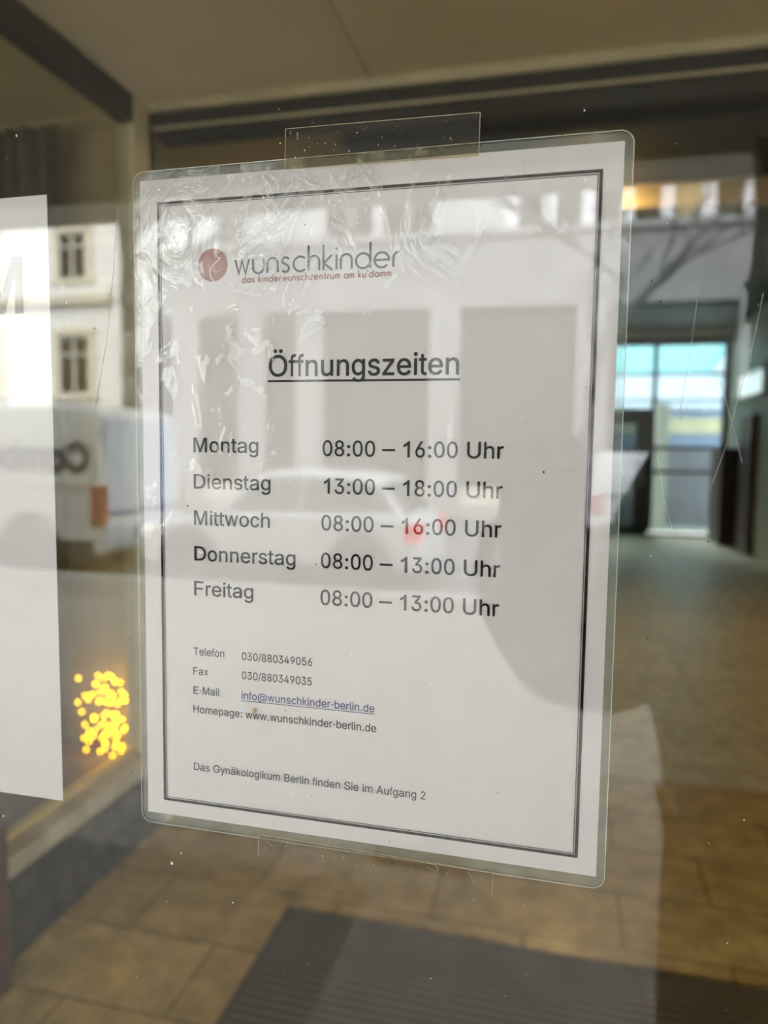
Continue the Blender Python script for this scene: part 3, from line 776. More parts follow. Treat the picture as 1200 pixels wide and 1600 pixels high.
"h":[410,[[114,227,114,0,53,0,53,509,114,509,114,287,102,287,116,319,132,344,152,362,175,374,200,382,227,384,252,383,275,377,295,369,313,356,328,340,341,321,350,298,355,271,357,240,357,0,296,0,296,235,293,263,286,286,273,304,256,318,235,326,210,329,192,328,176,324,161,317,147,308,136,297,126,283,119,266,115,248]]],
"i":[167,[[53,0,53,379,114,379,114,0],[84,443,73,444,63,448,54,455,47,463,43,472,41,483,43,494,47,504,54,512,63,518,73,522,84,524,95,522,105,518,114,512,121,504,125,494,126,483,125,472,121,463,114,455,105,448,95,444]]],
"k":[381,[[110,137,110,212,121,212,284,379,360,379,184,199,177,199],[53,0,53,509,114,509,114,0],[294,0,148,186,191,229,372,0]]],
"l":[189,[[139,-2,112,0,91,8,74,20,62,37,55,59,53,84,53,509,114,509,114,99,114,83,117,71,120,62,126,57,135,53,146,52,160,53,170,54,181,3,162,-1]]],
"m":[610,[[53,0,53,379,112,379,112,295,108,295,114,314,122,331,132,346,172,376,219,386,245,383,268,375,287,361,303,342,314,320,321,295,312,295,318,312,326,329,337,343,381,375,398,381,417,385,437,386,458,385,478,380,497,372,514,361,529,346,541,328,550,307,555,283,557,255,557,0,496,0,496,254,493,279,485,298,473,313,456,323,438,329,419,330,402,329,387,326,374,320,345,290,335,247,335,0,274,0,274,260,272,280,265,297,253,311,238,322,220,328,199,330,158,320,145,312,135,302,126,289,119,274,115,257,114,238,114,0]]],
"n":[410,[[114,227,114,0,53,0,53,379,112,379,112,287,102,287,116,319,132,344,152,362,175,374,200,382,227,384,252,383,275,377,295,369,313,356,328,340,341,321,350,298,355,271,357,240,357,0,296,0,296,235,293,263,286,286,273,304,256,318,235,326,210,329,192,328,176,324,161,317,147,308,136,297,126,283,119,266,115,248]]],
"o":[415,[[207,-8,174,-5,144,3,117,16,93,35,72,58,56,85,44,116,37,150,34,187,37,225,44,260,56,291,72,318,93,341,117,360,144,374,174,382,207,384,241,382,271,374,299,360,323,341,343,318,359,291,371,260,379,225,381,187,379,150,371,116,359,85,343,58,323,35,299,16,271,3,241,-5],[207,46,231,49,252,55,270,66,285,80,298,97,307,117,314,139,318,163,319,187,318,212,314,236,307,258,298,278,285,296,270,310,252,321,231,328,207,330,184,328,163,321,145,310,130,296,118,278,108,258,102,236,98,212,96,187,98,163,102,139,108,117,118,97,130,80,145,66,163,55,184,49]]],
"p":[424,[[53,-143,53,379,112,379,112,319,118,319,137,346,171,373,188,379,207,383,229,384,259,382,287,374,313,361,335,342,354,320,370,293,381,261,388,227,390,189,388,151,381,116,370,84,355,57,336,34,313,16,288,3,260,-6,229,-8,208,-7,189,-3,173,4,138,31,118,59,114,59,114,-143],[220,47,242,49,262,55,279,66,294,80,306,97,316,117,323,139,327,163,328,189,327,215,323,239,316,261,307,281,295,298,280,311,262,322,243,328,220,330,198,328,178,322,161,312,147,299,134,282,125,263,118,241,114,216,113,189,114,162,118,138,125,115,135,95,147,78,162,65,179,55,198,49]]],
"r":[259,[[53,0,53,379,112,379,112,321,115,321,124,339,137,354,152,367,171,377,191,383,213,385,229,384,243,384,243,322,230,324,207,326,190,324,174,321,159,315,146,306,135,296,126,284,119,269,115,254,114,237,114,0]]],
"s":[365,[[182,-8,157,-7,133,-3,112,3,93,12,76,24,62,38,50,54,41,73,36,94,94,107,101,87,111,72,124,60,141,52,160,47,181,45,206,47,227,53,244,62,258,74,265,88,268,103,266,115,262,126,254,136,243,144,229,150,212,155,149,170,118,180,92,192,72,208,58,227,50,249,47,274,49,295,55,314,65,332,79,347,95,360,115,370,137,378,161,383,187,384,212,383,234,379,254,372,271,363,286,352,299,339,324,290,268,277,262,291,254,304,243,316,228,325,210,331,187,333,166,331,147,326,131,317,119,305,111,292,109,277,110,264,115,253,124,243,136,235,152,229,172,223,229,209,261,200,287,187,306,171,320,153,328,131,331,107,329,85,323,65,312,47,298,31,281,18,260,6,236,-2,210,-7]]],
"t":[227,[[204,379,204,327,6,327,6,379],[65,471,126,471,126,98,127,83,130,70,136,61,144,55,156,51,170,50,185,51,202,54,213,2,192,-3,168,-4,138,-1,113,7,92,21,77,41,68,64,65,93]]],
"u":[410,[[182,-5,158,-3,135,2,115,11,97,23,82,39,69,59,60,82,54,109,53,139,53,379,114,379,114,144,116,117,124,94,137,75,154,61,175,53,200,50,218,51,234,55,249,62,263,71,274,83,283,97,290,113,295,132,296,153,296,379,357,379,357,0,298,0,298,92,307,92,294,60,277,35,257,17,234,5,209,-3]]],
"w":[567,[[138,0,23,379,87,379,133,214,154,137,175,41,165,41,186,135,206,214,252,379,316,379,362,214,382,136,402,41,391,41,413,135,434,214,480,379,545,379,429,0,368,0,319,172,305,225,291,280,277,338,291,338,277,280,263,225,248,172,199,0]]],
"x":[379,[[21,0,171,218,171,171,29,379,100,379,147,306,179,253,207,206,175,206,202,253,233,306,282,379,352,379,209,169,209,214,358,0,287,0,231,85,200,136,173,182,205,182,178,136,148,85,91,0]]],
"y":[389,[[47,-139,61,-86,71,-87,104,-89,130,-74,138,-64,145,-51,151,-36,163,-1,17,379,84,379,165,155,187,87,206,21,184,21,202,87,224,155,305,379,371,379,204,-58,177,-107,139,-136,91,-145,65,-143]]],
"z":[380,[[42,0,42,46,254,320,254,323,48,323,48,379,333,379,333,331,126,60,126,56,339,56,339,0]]],
"Ö":[533,[[267,-7,225,-3,186,7,150,25,119,49,92,79,70,115,53,157,44,203,40,254,44,305,53,352,70,393,92,429,119,459,150,484,186,501,225,512,267,516,309,512,348,501,384,484,415,459,442,429,464,393,480,352,490,305,493,254,490,203,480,157,464,115,442,79,415,49,384,25,348,7,309,-3],[267,53,296,55,324,63,349,76,372,94,392,116,408,144,420,176,428,213,430,254,428,295,420,332,408,365,392,392,372,415,349,433,324,446,296,453,267,456,237,453,210,445,184,433,161,415,142,392,125,364,113,332,106,295,103,254,106,213,113,176,125,144,142,117,161,94,184,76,210,63,237,55],[339,572,328,574,319,577,310,584,304,592,300,602,298,612,300,623,304,633,310,641,319,648,328,651,339,653,350,651,359,648,368,641,374,633,378,623,379,612,378,602,374,592,368,584,359,577,350,574],[195,572,185,574,175,577,167,584,160,592,156,602,155,612,156,623,160,633,167,641,175,648,185,651,195,653,206,651,215,648,224,641,230,633,234,623,236,612,234,602,230,592,224,584,215,577,206,574]]],
"ä":[389,[[160,-9,137,-7,115,-3,94,5,76,15,60,29,48,45,38,63,32,84,30,108,32,128,36,146,43,161,53,174,64,184,78,193,125,211,178,220,200,223,218,225,234,227,265,235,271,240,274,246,276,255,276,257,267,297,240,322,227,327,212,330,196,331,149,322,118,301,100,274,41,291,51,313,64,331,79,346,95,358,114,368,133,375,194,384,239,379,286,360,300,350,312,336,322,320,330,301,335,278,337,251,337,0,277,0,277,52,272,52,252,25,215,1,199,-4,181,-7],[170,45,192,47,211,51,228,59,242,68,254,80,263,93,270,108,274,122,276,138,276,190,259,182,231,176,200,171,175,168,134,159,103,139,97,130,93,118,92,105,102,72,130,52],[261,443,251,444,241,448,233,455,226,463,222,472,221,483,222,494,226,503,233,512,241,518,251,522,261,523,272,522,281,518,290,512,296,503,300,494,301,483,300,472,296,463,290,455,281,448,272,444],[117,443,107,444,97,448,89,455,82,463,78,472,77,483,78,494,82,503,89,512,97,518,107,522,117,523,128,522,138,518,146,512,152,503,156,494,158,483,156,472,152,463,146,455,138,448,128,444]]],
"é":[404,[[212,-8,177,-5,145,3,117,16,92,35,72,58,56,85,44,116,37,150,34,187,36,224,44,258,55,290,71,317,91,340,115,359,142,373,172,382,205,384,266,374,285,366,303,355,319,341,334,324,347,305,357,282,365,256,370,227,371,194,371,169,75,169,75,221,338,221,310,202,308,226,304,248,298,269,288,286,277,301,263,314,246,323,227,328,205,330,183,328,164,323,146,313,131,301,119,286,109,270,102,251,97,231,96,211,96,178,98,151,102,127,110,106,121,88,135,73,151,61,169,53,190,48,212,46,254,53,285,73,306,105,365,91,358,72,348,55,335,39,320,26,302,14,283,4,261,-3,237,-7],[177,429,225,529,293,529,227,429]]],
"–":[350,[[350,244,350,188,0,188,0,244]]]}
ADV = dict(zip('0123456789', [556] * 10))
ADV.update({' ': 278, ':': 278, '.': 278, '-': 333, '–': 556, '/': 278, '@': 1015, 'A': 667, 'B': 667, 'C': 722, 'D': 722, 'E': 667, 'F': 611, 'G': 778, 'H': 722,
            'M': 833, 'S': 667, 'T': 611, 'U': 722, 'Ö': 778, 'a': 556, 'b': 556, 'c': 500, 'd': 556, 'e': 556, 'f': 278, 'g': 556, 'h': 556, 'i': 222, 'k': 500,
            'l': 222, 'm': 833, 'n': 556, 'o': 556, 'p': 556, 'r': 333, 's': 500, 't': 278, 'u': 556, 'w': 722, 'x': 500, 'y': 500, 'z': 500, 'ä': 556, 'é': 556})


def glyph(bm, polys, ox, k, bold):
    """fill one letter: offset outlines, constrained triangulation, non-zero winding"""
    loops = []
    for poly in polys:
        P = [Vector((poly[2 * j] / 509, poly[2 * j + 1] / 509)) for j in range(len(poly) // 2)]
        P = [p for j, p in enumerate(P) if (p - P[j - 1]).length > 0.006]
        n = len(P)
        Q = []
        for j in range(n):
            d1, d2 = (P[j] - P[j - 1]).normalized(), (P[(j + 1) % n] - P[j]).normalized()
            t = d1 + d2
            t = t.normalized() if t.length > 0.2 else d1
            nn = Vector((-t.y, t.x))                     # outlines run clockwise: left of travel is outside
            Q.append(P[j] + nn * bold / max(0.5, nn.dot(Vector((-d1.y, d1.x)))))
        loops.append([Vector((ox + q.x * k, q.y)) for q in Q])
    co, ed = [], []
    for l in loops:
        b0_ = len(co)
        co += l
        ed += [(b0_ + j, b0_ + (j + 1) % len(l)) for j in range(len(l))]
    vs, _e, fs, _a, _b, _c = delaunay_2d_cdt(co, ed, [], 0, 1e-6)
    bv = [None] * len(vs)
    for f in fs:
        c = sum((vs[i] for i in f), Vector((0, 0))) / len(f)
        ins = 0
        for l in loops:
            for j in range(len(l)):
                a, b = l[j], l[j - 1]
                if (a.y > c.y) != (b.y > c.y) and c.x < (b.x - a.x) * (c.y - a.y) / (b.y - a.y) + a.x:
                    ins += 1 if a.y > b.y else -1
        if ins:
            for i in f:
                if bv[i] is None:
                    bv[i] = bm.verts.new((vs[i].x, 0, vs[i].y))
            bm.faces.new([bv[i] for i in f])


def text(s, x0, x1, z, cap, m, parent=None, y=None, name='printed_text', conv=L, bold=0.016):
    """lettering from outlines: baseline z, cap height cap, fitted between x0 and x1"""
    bm = bmesh.new()
    x = 0.0
    for c in s:
        adv, sp = GLYPH[c]
        if sp:
            glyph(bm, sp, x, (ADV[c] / 716) / (adv / 509), bold)
        x += ADV[c] / 716
    xs = [v.co.x for v in bm.verts]
    mn, mxx = min(xs), max(xs)
    sx = (x1 - x0) / (mxx - mn)
    yy = (YT - YP) if y is None else y
    for v in bm.verts:
        a, b = conv(x0 + (v.co.x - mn) * sx, z + v.co.z * cap)
        v.co = (a, yy, b)
    return obj(name, bm, m, parent)


ink, small = M['ink'], M['ink']
for s, a, b, z, cap, m in (
        ('Öffnungszeiten', 62.9, 147.6, 208.8, 9.1, ink),
        ('Montag', 25.9, 57.9, 174.9, 6.55, ink), ('08:00 – 16:00 Uhr', 88.2, 166.9, 174.1, 6.7, ink),
        ('Dienstag', 25.9, 63.8, 158.2, 6.55, ink), ('13:00 – 18:00 Uhr', 88.9, 166.9, 157.6, 6.7, ink),
        ('Mittwoch', 25.9, 63.5, 141.4, 6.55, ink), ('08:00 – 16:00 Uhr', 87.9, 166.8, 141.3, 6.7, ink),
        ('Donnerstag', 25.9, 75.8, 124.8, 6.55, ink), ('08:00 – 13:00 Uhr', 87.8, 166.7, 124.5, 6.7, ink),
        ('Freitag', 25.7, 55.4, 108.4, 6.55, ink), ('08:00 – 13:00 Uhr', 87.7, 166.7, 107.9, 6.7, ink),
        ('Telefon', 25.1, 40.9, 79.9, 3.6, M['inkgrey']), ('030/880349056', 49.7, 84.0, 79.5, 3.6, small),
        ('Fax', 24.9, 32.7, 70.5, 3.6, M['inkgrey']), ('030/880349035', 49.7, 83.9, 70.5, 3.6, small),
        ('E-Mail', 24.9, 38.5, 61.2, 3.6, M['inkgrey']), ('info@wunschkinder-berlin.de', 49.5, 113.3, 61.0, 3.6, M['inkblue']),
        ('Homepage:', 24.8, 49.8, 52.1, 3.6, M['inkgrey']), ('www.wunschkinder-berlin.de', 51.5, 114.2, 52.0, 3.6, small),
        ('Das Gynäkologikum Berlin finden Sie im Aufgang 2', 24.8, 136.9, 24.0, 3.6, M['inkgrey'])):
    text(s, a, b, z, cap, m, ps)
bm = bmesh.new()
a, b = L(62.4, 206.7); c, d = L(148.1, 206.7)
ribbon(bm, [(a, b), (c, d)], 0.00095, YT - YP)
obj('underline', bm, ink, ps)
bm = bmesh.new()
a, b = L(49.4, 60.2); c, d = L(113.4, 60.2)
ribbon(bm, [(a, b), (c, d)], 0.00034, YT - YP)
obj('link_underline', bm, M['inkblue'], ps)


# geometric round lettering of the wordmark, drawn as strokes (unit = x-height)
def arc(cx, cz, r, a0, a1, n=14, rx=None):
    rx = rx or r
    return [(cx + rx * math.cos(math.radians(a0 + (a1 - a0) * k / n)), cz + r * math.sin(math.radians(a0 + (a1 - a0) * k / n))) for k in range(n + 1)]


STK = {
    'w': (1.05, [[(0, 1), (0.27, 0.02), (0.52, 0.92), (0.78, 0.02), (1.05, 1)]]),
    'u': (0.78, [[(0, 1), (0, 0.39)] + arc(0.39, 0.39, 0.39, 180, 360) + [(0.78, 1)]]),
    'n': (0.78, [[(0, 0), (0, 0.61)] + arc(0.39, 0.61, 0.39, 180, 0) + [(0.78, 0)]]),
    's': (0.56, [arc(0.29, 0.75, 0.25, 25, 270, 12)[0:10] + [(0.30, 0.53), (0.44, 0.42)] + arc(0.27, 0.25, 0.25, 40, -150, 10)]),
    'c': (0.80, [arc(0.5, 0.5, 0.5, 48, 312, 20)]),
    'h': (0.78, [[(0, 1.72), (0, 0)], [(0, 0.61)] + arc(0.39, 0.61, 0.39, 180, 0) + [(0.78, 0)]]),
    'k': (0.64, [[(0, 1.72), (0, 0)], [(0.60, 1.0), (0.03, 0.46), (0.64, 0)]]),
    'i': (0.0, [[(0, 0), (0, 1)], [(0, 1.32), (0, 1.47)]]),
    'd': (1.0, [arc(0.5, 0.5, 0.5, 0, 360, 28), [(1.0, 1.72), (1.0, 0)]]),
    'e': (1.0, [[(0.02, 0.5), (0.98, 0.5)] + arc(0.5, 0.5, 0.5, 0, 318, 24)]),
    'r': (0.40, [[(0, 0), (0, 0.6)] + arc(0.4, 0.6, 0.4, 180, 85, 8)]),
    'a': (1.0, [arc(0.5, 0.5, 0.5, 0, 360, 24), [(1.0, 1.0), (1.0, 0)]]),
    'm': (1.1, [[(0, 0), (0, 0.72)] + arc(0.275, 0.72, 0.275, 180, 0, 8) + [(0.55, 0)], [(0.55, 0.72)] + arc(0.825, 0.72, 0.275, 180, 0, 8) + [(1.1, 0)]]),
    'z': (0.62, [[(0, 0.97), (0.6, 0.97), (0.02, 0.03), (0.62, 0.03)]]),
    't': (0.36, [[(0.18, 1.45), (0.18, 0)], [(0, 0.97), (0.36, 0.97)]]),
    "'": (0.0, [[(0, 1.72), (0, 1.35)]]),
    ' ': (0.25, []),
}


def strokes(bm, s, x0, x1, z, xh, wid, gap, y):
    tot = sum(STK[c][0] for c in s) + gap * (len(s) - 1)
    k = (x1 - x0 - wid) / tot
    x = x0 + wid / 2
    for n_, c in enumerate(s):
        for st in STK[c][1]:
            ribbon(bm, [L(x + px * k, z + pz * xh) for px, pz in st], wid / 1000, y + 0.000004 * (n_ % 2))
        x += (STK[c][0] + gap) * k


bm = bmesh.new()
strokes(bm, 'wunschkinder', 46.5, 121.9, 253.7, 6.2, 0.95, 0.30, YT - YP)
obj('wordmark', bm, M['inkgrey'], ps)
bm = bmesh.new()
strokes(bm, "das kinderwunschzentrum am ku'damm", 50.0, 118.2, 249.9, 1.75, 0.52, 0.52, YT - YP)
obj('tagline', bm, M['inkred'], ps)
bm = bmesh.new()
cx, cz = L(36.1, 258.2)
vs = [bm.verts.new((cx + 0.0072 * math.cos(2 * math.pi * k / 48), YT - YP, cz + 0.0072 * math.sin(2 * math.pi * k / 48))) for k in range(48)]
bm.faces.new(vs)
lg = obj('round_emblem', bm, M['inkred'], ps)
bm = bmesh.new()
raw = [(207, 112), (190, 113), (174, 122), (169, 136), (174, 148), (186, 152), (178, 162), (158, 178), (140, 200), (132, 226), (137, 252), (151, 273)]
sm_ = []
for k in range(len(raw) - 1):                     # Catmull-Rom through the points
    p0, p1, p2, p3 = [Vector(raw[max(0, min(len(raw) - 1, k + j))]) for j in (-1, 0, 1, 2)]
    for t in (0, 0.25, 0.5, 0.75):
        sm_.append(0.5 * ((2 * p1) + (p2 - p0) * t + (2 * p0 - 5 * p1 + 4 * p2 - p3) * t * t + (3 * p1 - p0 - 3 * p2 + p3) * t ** 3))
sm_.append(Vector(raw[-1]))
ribbon(bm, [(cx + (p.x - 147) * 0.0000911, cz - (p.y - 187) * 0.0000815) for p in sm_], 0.0005, YT - YP - 0.00003)
raw2 = [(160, 200), (150, 214), (158, 226), (176, 224), (196, 212)]
ribbon(bm, [(cx + (x - 147) * 0.0000911, cz - (z - 187) * 0.0000815) for x, z in raw2], 0.00022, YT - YP - 0.00003)
obj('emblem_line', bm, M['inkwhite'], ps)
bm = bmesh.new()
a, b = L(56.6, 56.6)
ball(bm, (a, YF - YP - 0.0002, b), 0.0011, 10, 6, (1, 0.4, 1.25))
obj('amber_spot', bm, M['amber'], ln)


def tape(name, x0, z0, x1, z1, y, label, tilt=0.0):
    t = tag(empty(name, (mmx(x0), y, mmz(z0))), label, 'tape', 'clear tape holding the notice')
    W, H = (x1 - x0) / 1000, (z1 - z0) / 1000
    bm = bmesh.new()
    box(bm, 0, W, 0, 0.00008, 0, H)
    obj('tape_film', bm, M['tape'], t)
    bm = bmesh.new()
    ribbon(bm, [(0, H), (W * 0.3, H + 0.0001), (W * 0.6, H), (W, H)], 0.00022, -0.0001)
    zz = [(0.0, 0.0)] + [(0.00022 * (k % 2), H * k / 24) for k in range(25)]
    ribbon(bm, zz[1:], 0.00018, -0.0001)
    ribbon(bm, [(W - a, b) for a, b in zz[1:]], 0.00018, -0.0001)
    for k in range(46):
        r = random.uniform(0.00009, 0.00035)
        ball(bm, (random.uniform(0.001, W - 0.001), -0.0001, random.uniform(0.004, H - 0.001)), r, 6, 4, (1, 0.2, 1))
    stuff(obj('cut_edge', bm, M['tapeedge'], t))
    t.rotation_euler = (0, tilt, 0)
    return t


tape('tape', 70.7, 296.2, 154.0, 313.0, 0.0066, 'strip of clear tape across the upper edge of the laminated notice', math.radians(0.6))
tape('tape', 58.2, -13.6, 167.2, -2.6, 0.0066, 'faint strip of clear tape along the lower edge of the laminated notice', math.radians(0.8))

# second sheet with one large letter in view
sh = tag(empty('paper_sign', (mmx(-48), 0.0079, mmz(-1))), 'plain white paper sign with a large grey letter, beside the notice', 'sign')
bm = bmesh.new()
box(bm, -0.210, 0.0, 0.0, 0.0002, 0.0, 0.2955)
obj('paper_sheet', bm, M['paper2'], sh)
sh.rotation_euler = (0, math.radians(-0.22), 0)
text('M', -39.0, -14.4, 242.0, 25.0, M['inkM'], sh, y=-0.00025, conv=lambda x, z: (x / 1000, z / 1000), bold=0.035)

# ------------------------------------------------------------------ street
struct(bx('sidewalk', M['pave'], -32, 28, -7.0, 0.0, -0.3, -0.004))
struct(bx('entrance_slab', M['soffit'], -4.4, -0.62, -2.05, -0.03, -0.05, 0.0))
struct(bx('kerb', M['granitekerb'], -32, 28, -7.25, -7.0, -0.3, 0.0))
struct(bx('street', M['asphalt'], -32, 28, -16.0, -7.25, -0.4, -0.10))
struct(bx('sidewalk_far', M['pave'], -32, 28, -20.0, -16.0, -0.3, 0.0))
tag(bx('slot_drain', M['drain'], -0.66, -0.30, -2.33, -2.20, -0.02, 0.004), 'narrow dark drain grating across the sidewalk in front of the entrance', 'drain')


# far houses
def window(parent, xc, z0, z1, wid, y, frame_m, glass_m, panes=2, surround=None):
    bm = bmesh.new()
    if surround:
        fr_w = 0.2
        box(bm, xc - wid / 2 - fr_w, xc + wid / 2 + fr_w, y, y + 0.10, z1, z1 + 0.22)
        box(bm, xc - wid / 2 - fr_w, xc - wid / 2, y, y + 0.06, z0, z1)
        box(bm, xc + wid / 2, xc + wid / 2 + fr_w, y, y + 0.06, z0, z1)
        box(bm, xc - wid / 2 - fr_w - 0.08, xc + wid / 2 + fr_w + 0.08, y, y + 0.16, z0 - 0.14, z0)
        so_ = obj('window_surround', bm, surround, parent)
    bm = bmesh.new()
    t = 0.09
    box(bm, xc - wid / 2, xc + wid / 2, y, y + 0.05, z0, z0 + t)
    box(bm, xc - wid / 2, xc + wid / 2, y, y + 0.05, z1 - t, z1)
    for k in range(panes + 1):
        xx = xc - wid / 2 + wid * k / panes
        box(bm, max(xx - t / 2, xc - wid / 2), min(xx + t / 2, xc + wid / 2), y, y + 0.05, z0, z1)
    box(bm, xc - wid / 2, xc + wid / 2, y, y + 0.05, z0 + (z1 - z0) * 0.66, z0 + (z1 - z0) * 0.66 + 0.07)
    f = obj('window_frame', bm, frame_m, parent)
    bm = bmesh.new()
    box(bm, xc - wid / 2, xc + wid / 2, y + 0.005, y + 0.02, z0, z1)
    obj('window_pane', bm, glass_m, f)


FY = -20.0
hb_ = tag(empty('town_house', (0, FY, 0)), 'cream stucco town house with grooved walls across the street, reflected in the glass', 'building')
bm = bmesh.new(); box(bm, -32, -13.4, -6, 0, -0.1, 12.5); obj('wall', bm, M['stucco'], hb_)
bm = bmesh.new(); box(bm, -32, -13.7, 0, 0.22, 5.88, 6.14); obj('cornice', bm, M['cornice'], hb_)
bm = bmesh.new(); box(bm, -32, -13.7, 0, 0.10, 6.14, 6.48); obj('frieze', bm, M['stuccoplain'], hb_)
bm = bmesh.new(); box(bm, -32, -13.4, -6, 0.5, 12.5, 13.0); obj('roof_cornice', bm, M['cornice'], hb_)
for k in range(5):
    xc = -15.05 - 3.3 * k
    window(hb_, xc, 3.10, 4.95, 1.05, 0.0, M['winframe'], M['darkglass'], 2, M['reveal'])
    window(hb_, xc, 6.62, 8.1, 0.95, 0.0, M['winframe'], M['darkglass'], 2, M['reveal'])
    window(hb_, xc, 9.6, 11.4, 1.1, 0.0, M['winframe'], M['darkglass'], 2, M['reveal'])
    window(hb_, xc, 0.7, 2.3, 1.1, 0.0, M['winframe'], M['darkglass'], 2, M['reveal'])

hs = tag(empty('shop_building', (0, FY, 0)), 'pale building with white pillars and dark shop windows across the street, reflected in the glass', 'building')
bm = bmesh.new(); box(bm, -12.75, 20, -6, -0.25, -0.1, 13.0); obj('wall', bm, M['spandrel'], hs)
bm = bmesh.new(); box(bm, -12.75, 20, -0.25, 0.0, 5.4, 7.28); obj('spandrel', bm, M['spandrel'], hs)
bm = bmesh.new(); box(bm, -12.75, 20, -0.25, 0.12, 7.24, 7.42); obj('sill_band', bm, M['pillar'], hs)
bm = bmesh.new(); box(bm, -12.75, 20, -0.25, 0.05, 8.75, 9.6); obj('upper_spandrel', bm, M['spandrel'], hs)
px_ = [-12.4, -11.2, -9.1, -7.3, -3.37, 0.55, 4.5, 8.4, 12.3, 16.2, 19.7]
for x in px_:
    bm = bmesh.new(); box(bm, x - 0.42, x + 0.42, -0.25, 0.05, -0.1, 5.4); obj('pillar', bm, M['pillar'], hs)
for a, b in zip(px_, px_[1:]):
    bm = bmesh.new(); box(bm, a + 0.42, b - 0.42, -0.25, -0.2, 0.5, 5.4)
    g = obj('shop_window', bm, M['shopglass'], hs)
    bm = bmesh.new()
    box(bm, a + 0.42, b - 0.42, -0.2, -0.12, 0.0, 0.5)
    obj('shop_plinth', bm, M['winframe'], g)
for a, b, z0_, z1_ in ((-12.75, -11.85, 7.42, 8.75), (-10.35, -10.1, 7.42, 8.75), (-9.3, -6.8, 7.42, 8.75), (-5.45, -5.15, 7.42, 8.75), (-3.8, -1.8, 7.42, 8.75)):
    bm = bmesh.new(); box(bm, a, b, -0.25, 0.03, z0_, z1_); obj('wall_pier', bm, M['palewall'], hs)
for a, b, mm_ in ((-11.85, -10.35, 'bandmull'), (-10.1, -9.3, 'darkglass'), (-6.8, -5.45, 'darkglass'), (-5.15, -3.8, 'darkglass')):
    bm = bmesh.new(); box(bm, a, b, -0.25, -0.14, 7.42, 8.75); f_ = obj('window_pane', bm, M[mm_], hs)
    bm = bmesh.new(); c_ = (a + b) / 2
    box(bm, c_ - 0.09, c_ + 0.09, -0.14, -0.08, 7.42, 8.75)
    obj('glazing_bar', bm, M['spandrel'], f_)
k = 0
x = -1.63
while x < 19.5:
    bm = bmesh.new(); box(bm, x + 0.17, x + 0.80, -0.25, -0.12, 7.42, 8.75)
    obj('window_pane', bm, M['warmglass'] if k % 5 == 4 else M['darkglass'], hs)
    bm = bmesh.new(); box(bm, x - 0.17, x + 0.17, -0.25, 0.06, 7.42, 8.75); obj('mullion', bm, M['bandmull'], hs)
    x += 0.97
    k += 1
bm = bmesh.new(); box(bm, -12.75, 20, -0.25, 0.0, 9.6, 13.0); obj('top_storey', bm, M['stuccoplain'], hs)


# bare street trees
def tree(name, base, lean, r0, hgt, label, seed, spread):
    rnd = random.Random(seed)
    t = tag(empty(name, base), label, 'tree', 'bare street trees')
    bm = bmesh.new()
    pts = [Vector((lean[0] * s * s * hgt, lean[1] * s * s * hgt, hgt * s)) for s in [k / 6 for k in range(7)]]
    for k in range(6):
        cyl(bm, pts[k], pts[k + 1], r0 * (1 - 0.06 * k), r0 * (1 - 0.06 * (k + 1)), 12)
    obj('trunk', bm, M['bark'], t, smooth=True)
    bm = bmesh.new()

    def grow(p, d, ln_, r, depth):
        n = 4
        q = p.copy()
        for k in range(n):
            d2 = (d + Vector((rnd.uniform(-.22, .22), rnd.uniform(-.22, .22), rnd.uniform(-.12, .16)))).normalized()
            e = q + d2 * ln_ / n
            cyl(bm, q, e, r * (1 - k * 0.12), r * (1 - (k + 1) * 0.12), 7, caps=False)
            if depth > 0 and k >= 1:
                side = Vector((rnd.uniform(-1, 1), rnd.uniform(-.6, .6), rnd.uniform(0.0, .9))).normalized()
                grow(e, (d2 * 0.55 + side).normalized(), ln_ * rnd.uniform(0.5, 0.75), r * 0.52, depth - 1)
            q, d = e, d2

    for k in range(5):
        a = rnd.uniform(0, 6.28)
        grow(pts[-1 - (k % 3)].copy(), Vector((spread * math.cos(a), 0.5 * math.sin(a), 0.8)).normalized(), hgt * 0.5, r0 * 0.5, 2)
    obj('branches', bm, M['bark'], t, smooth=True)


tree('tree', (-10.87, -16.5, 0.0), (0.0, 0.0), 0.235, 6.6, 'bare street tree with straight grey trunk in front of the cream town house', 3, 0.9)
tree('tree', (0.2, -16.6, 0.0), (0.16, 0.0), 0.15, 5.2, 'bare thin leaning street tree in front of the pale pillared shop building', 11, 1.2)


# ------------------------------------------------------------------ vehicles (length along x, nose towards -x, left edge x = 0, street z = 0)
def wheel(parent, x, y, r, wd, side):
    bm = bmesh.new()
    cyl(bm, (x, y - wd / 2, r), (x, y + wd / 2, r), r, seg=28)
    t = obj('wheel', bm, M['rubber'], parent, 0.02)
    bm = bmesh.new()
    cyl(bm, (x, y + side * (wd / 2 - 0.01), r), (x, y + side * (wd / 2 + 0.012), r), r * 0.62, r * 0.55, 20)
    obj('hub_cap', bm, M['alloy'], t)


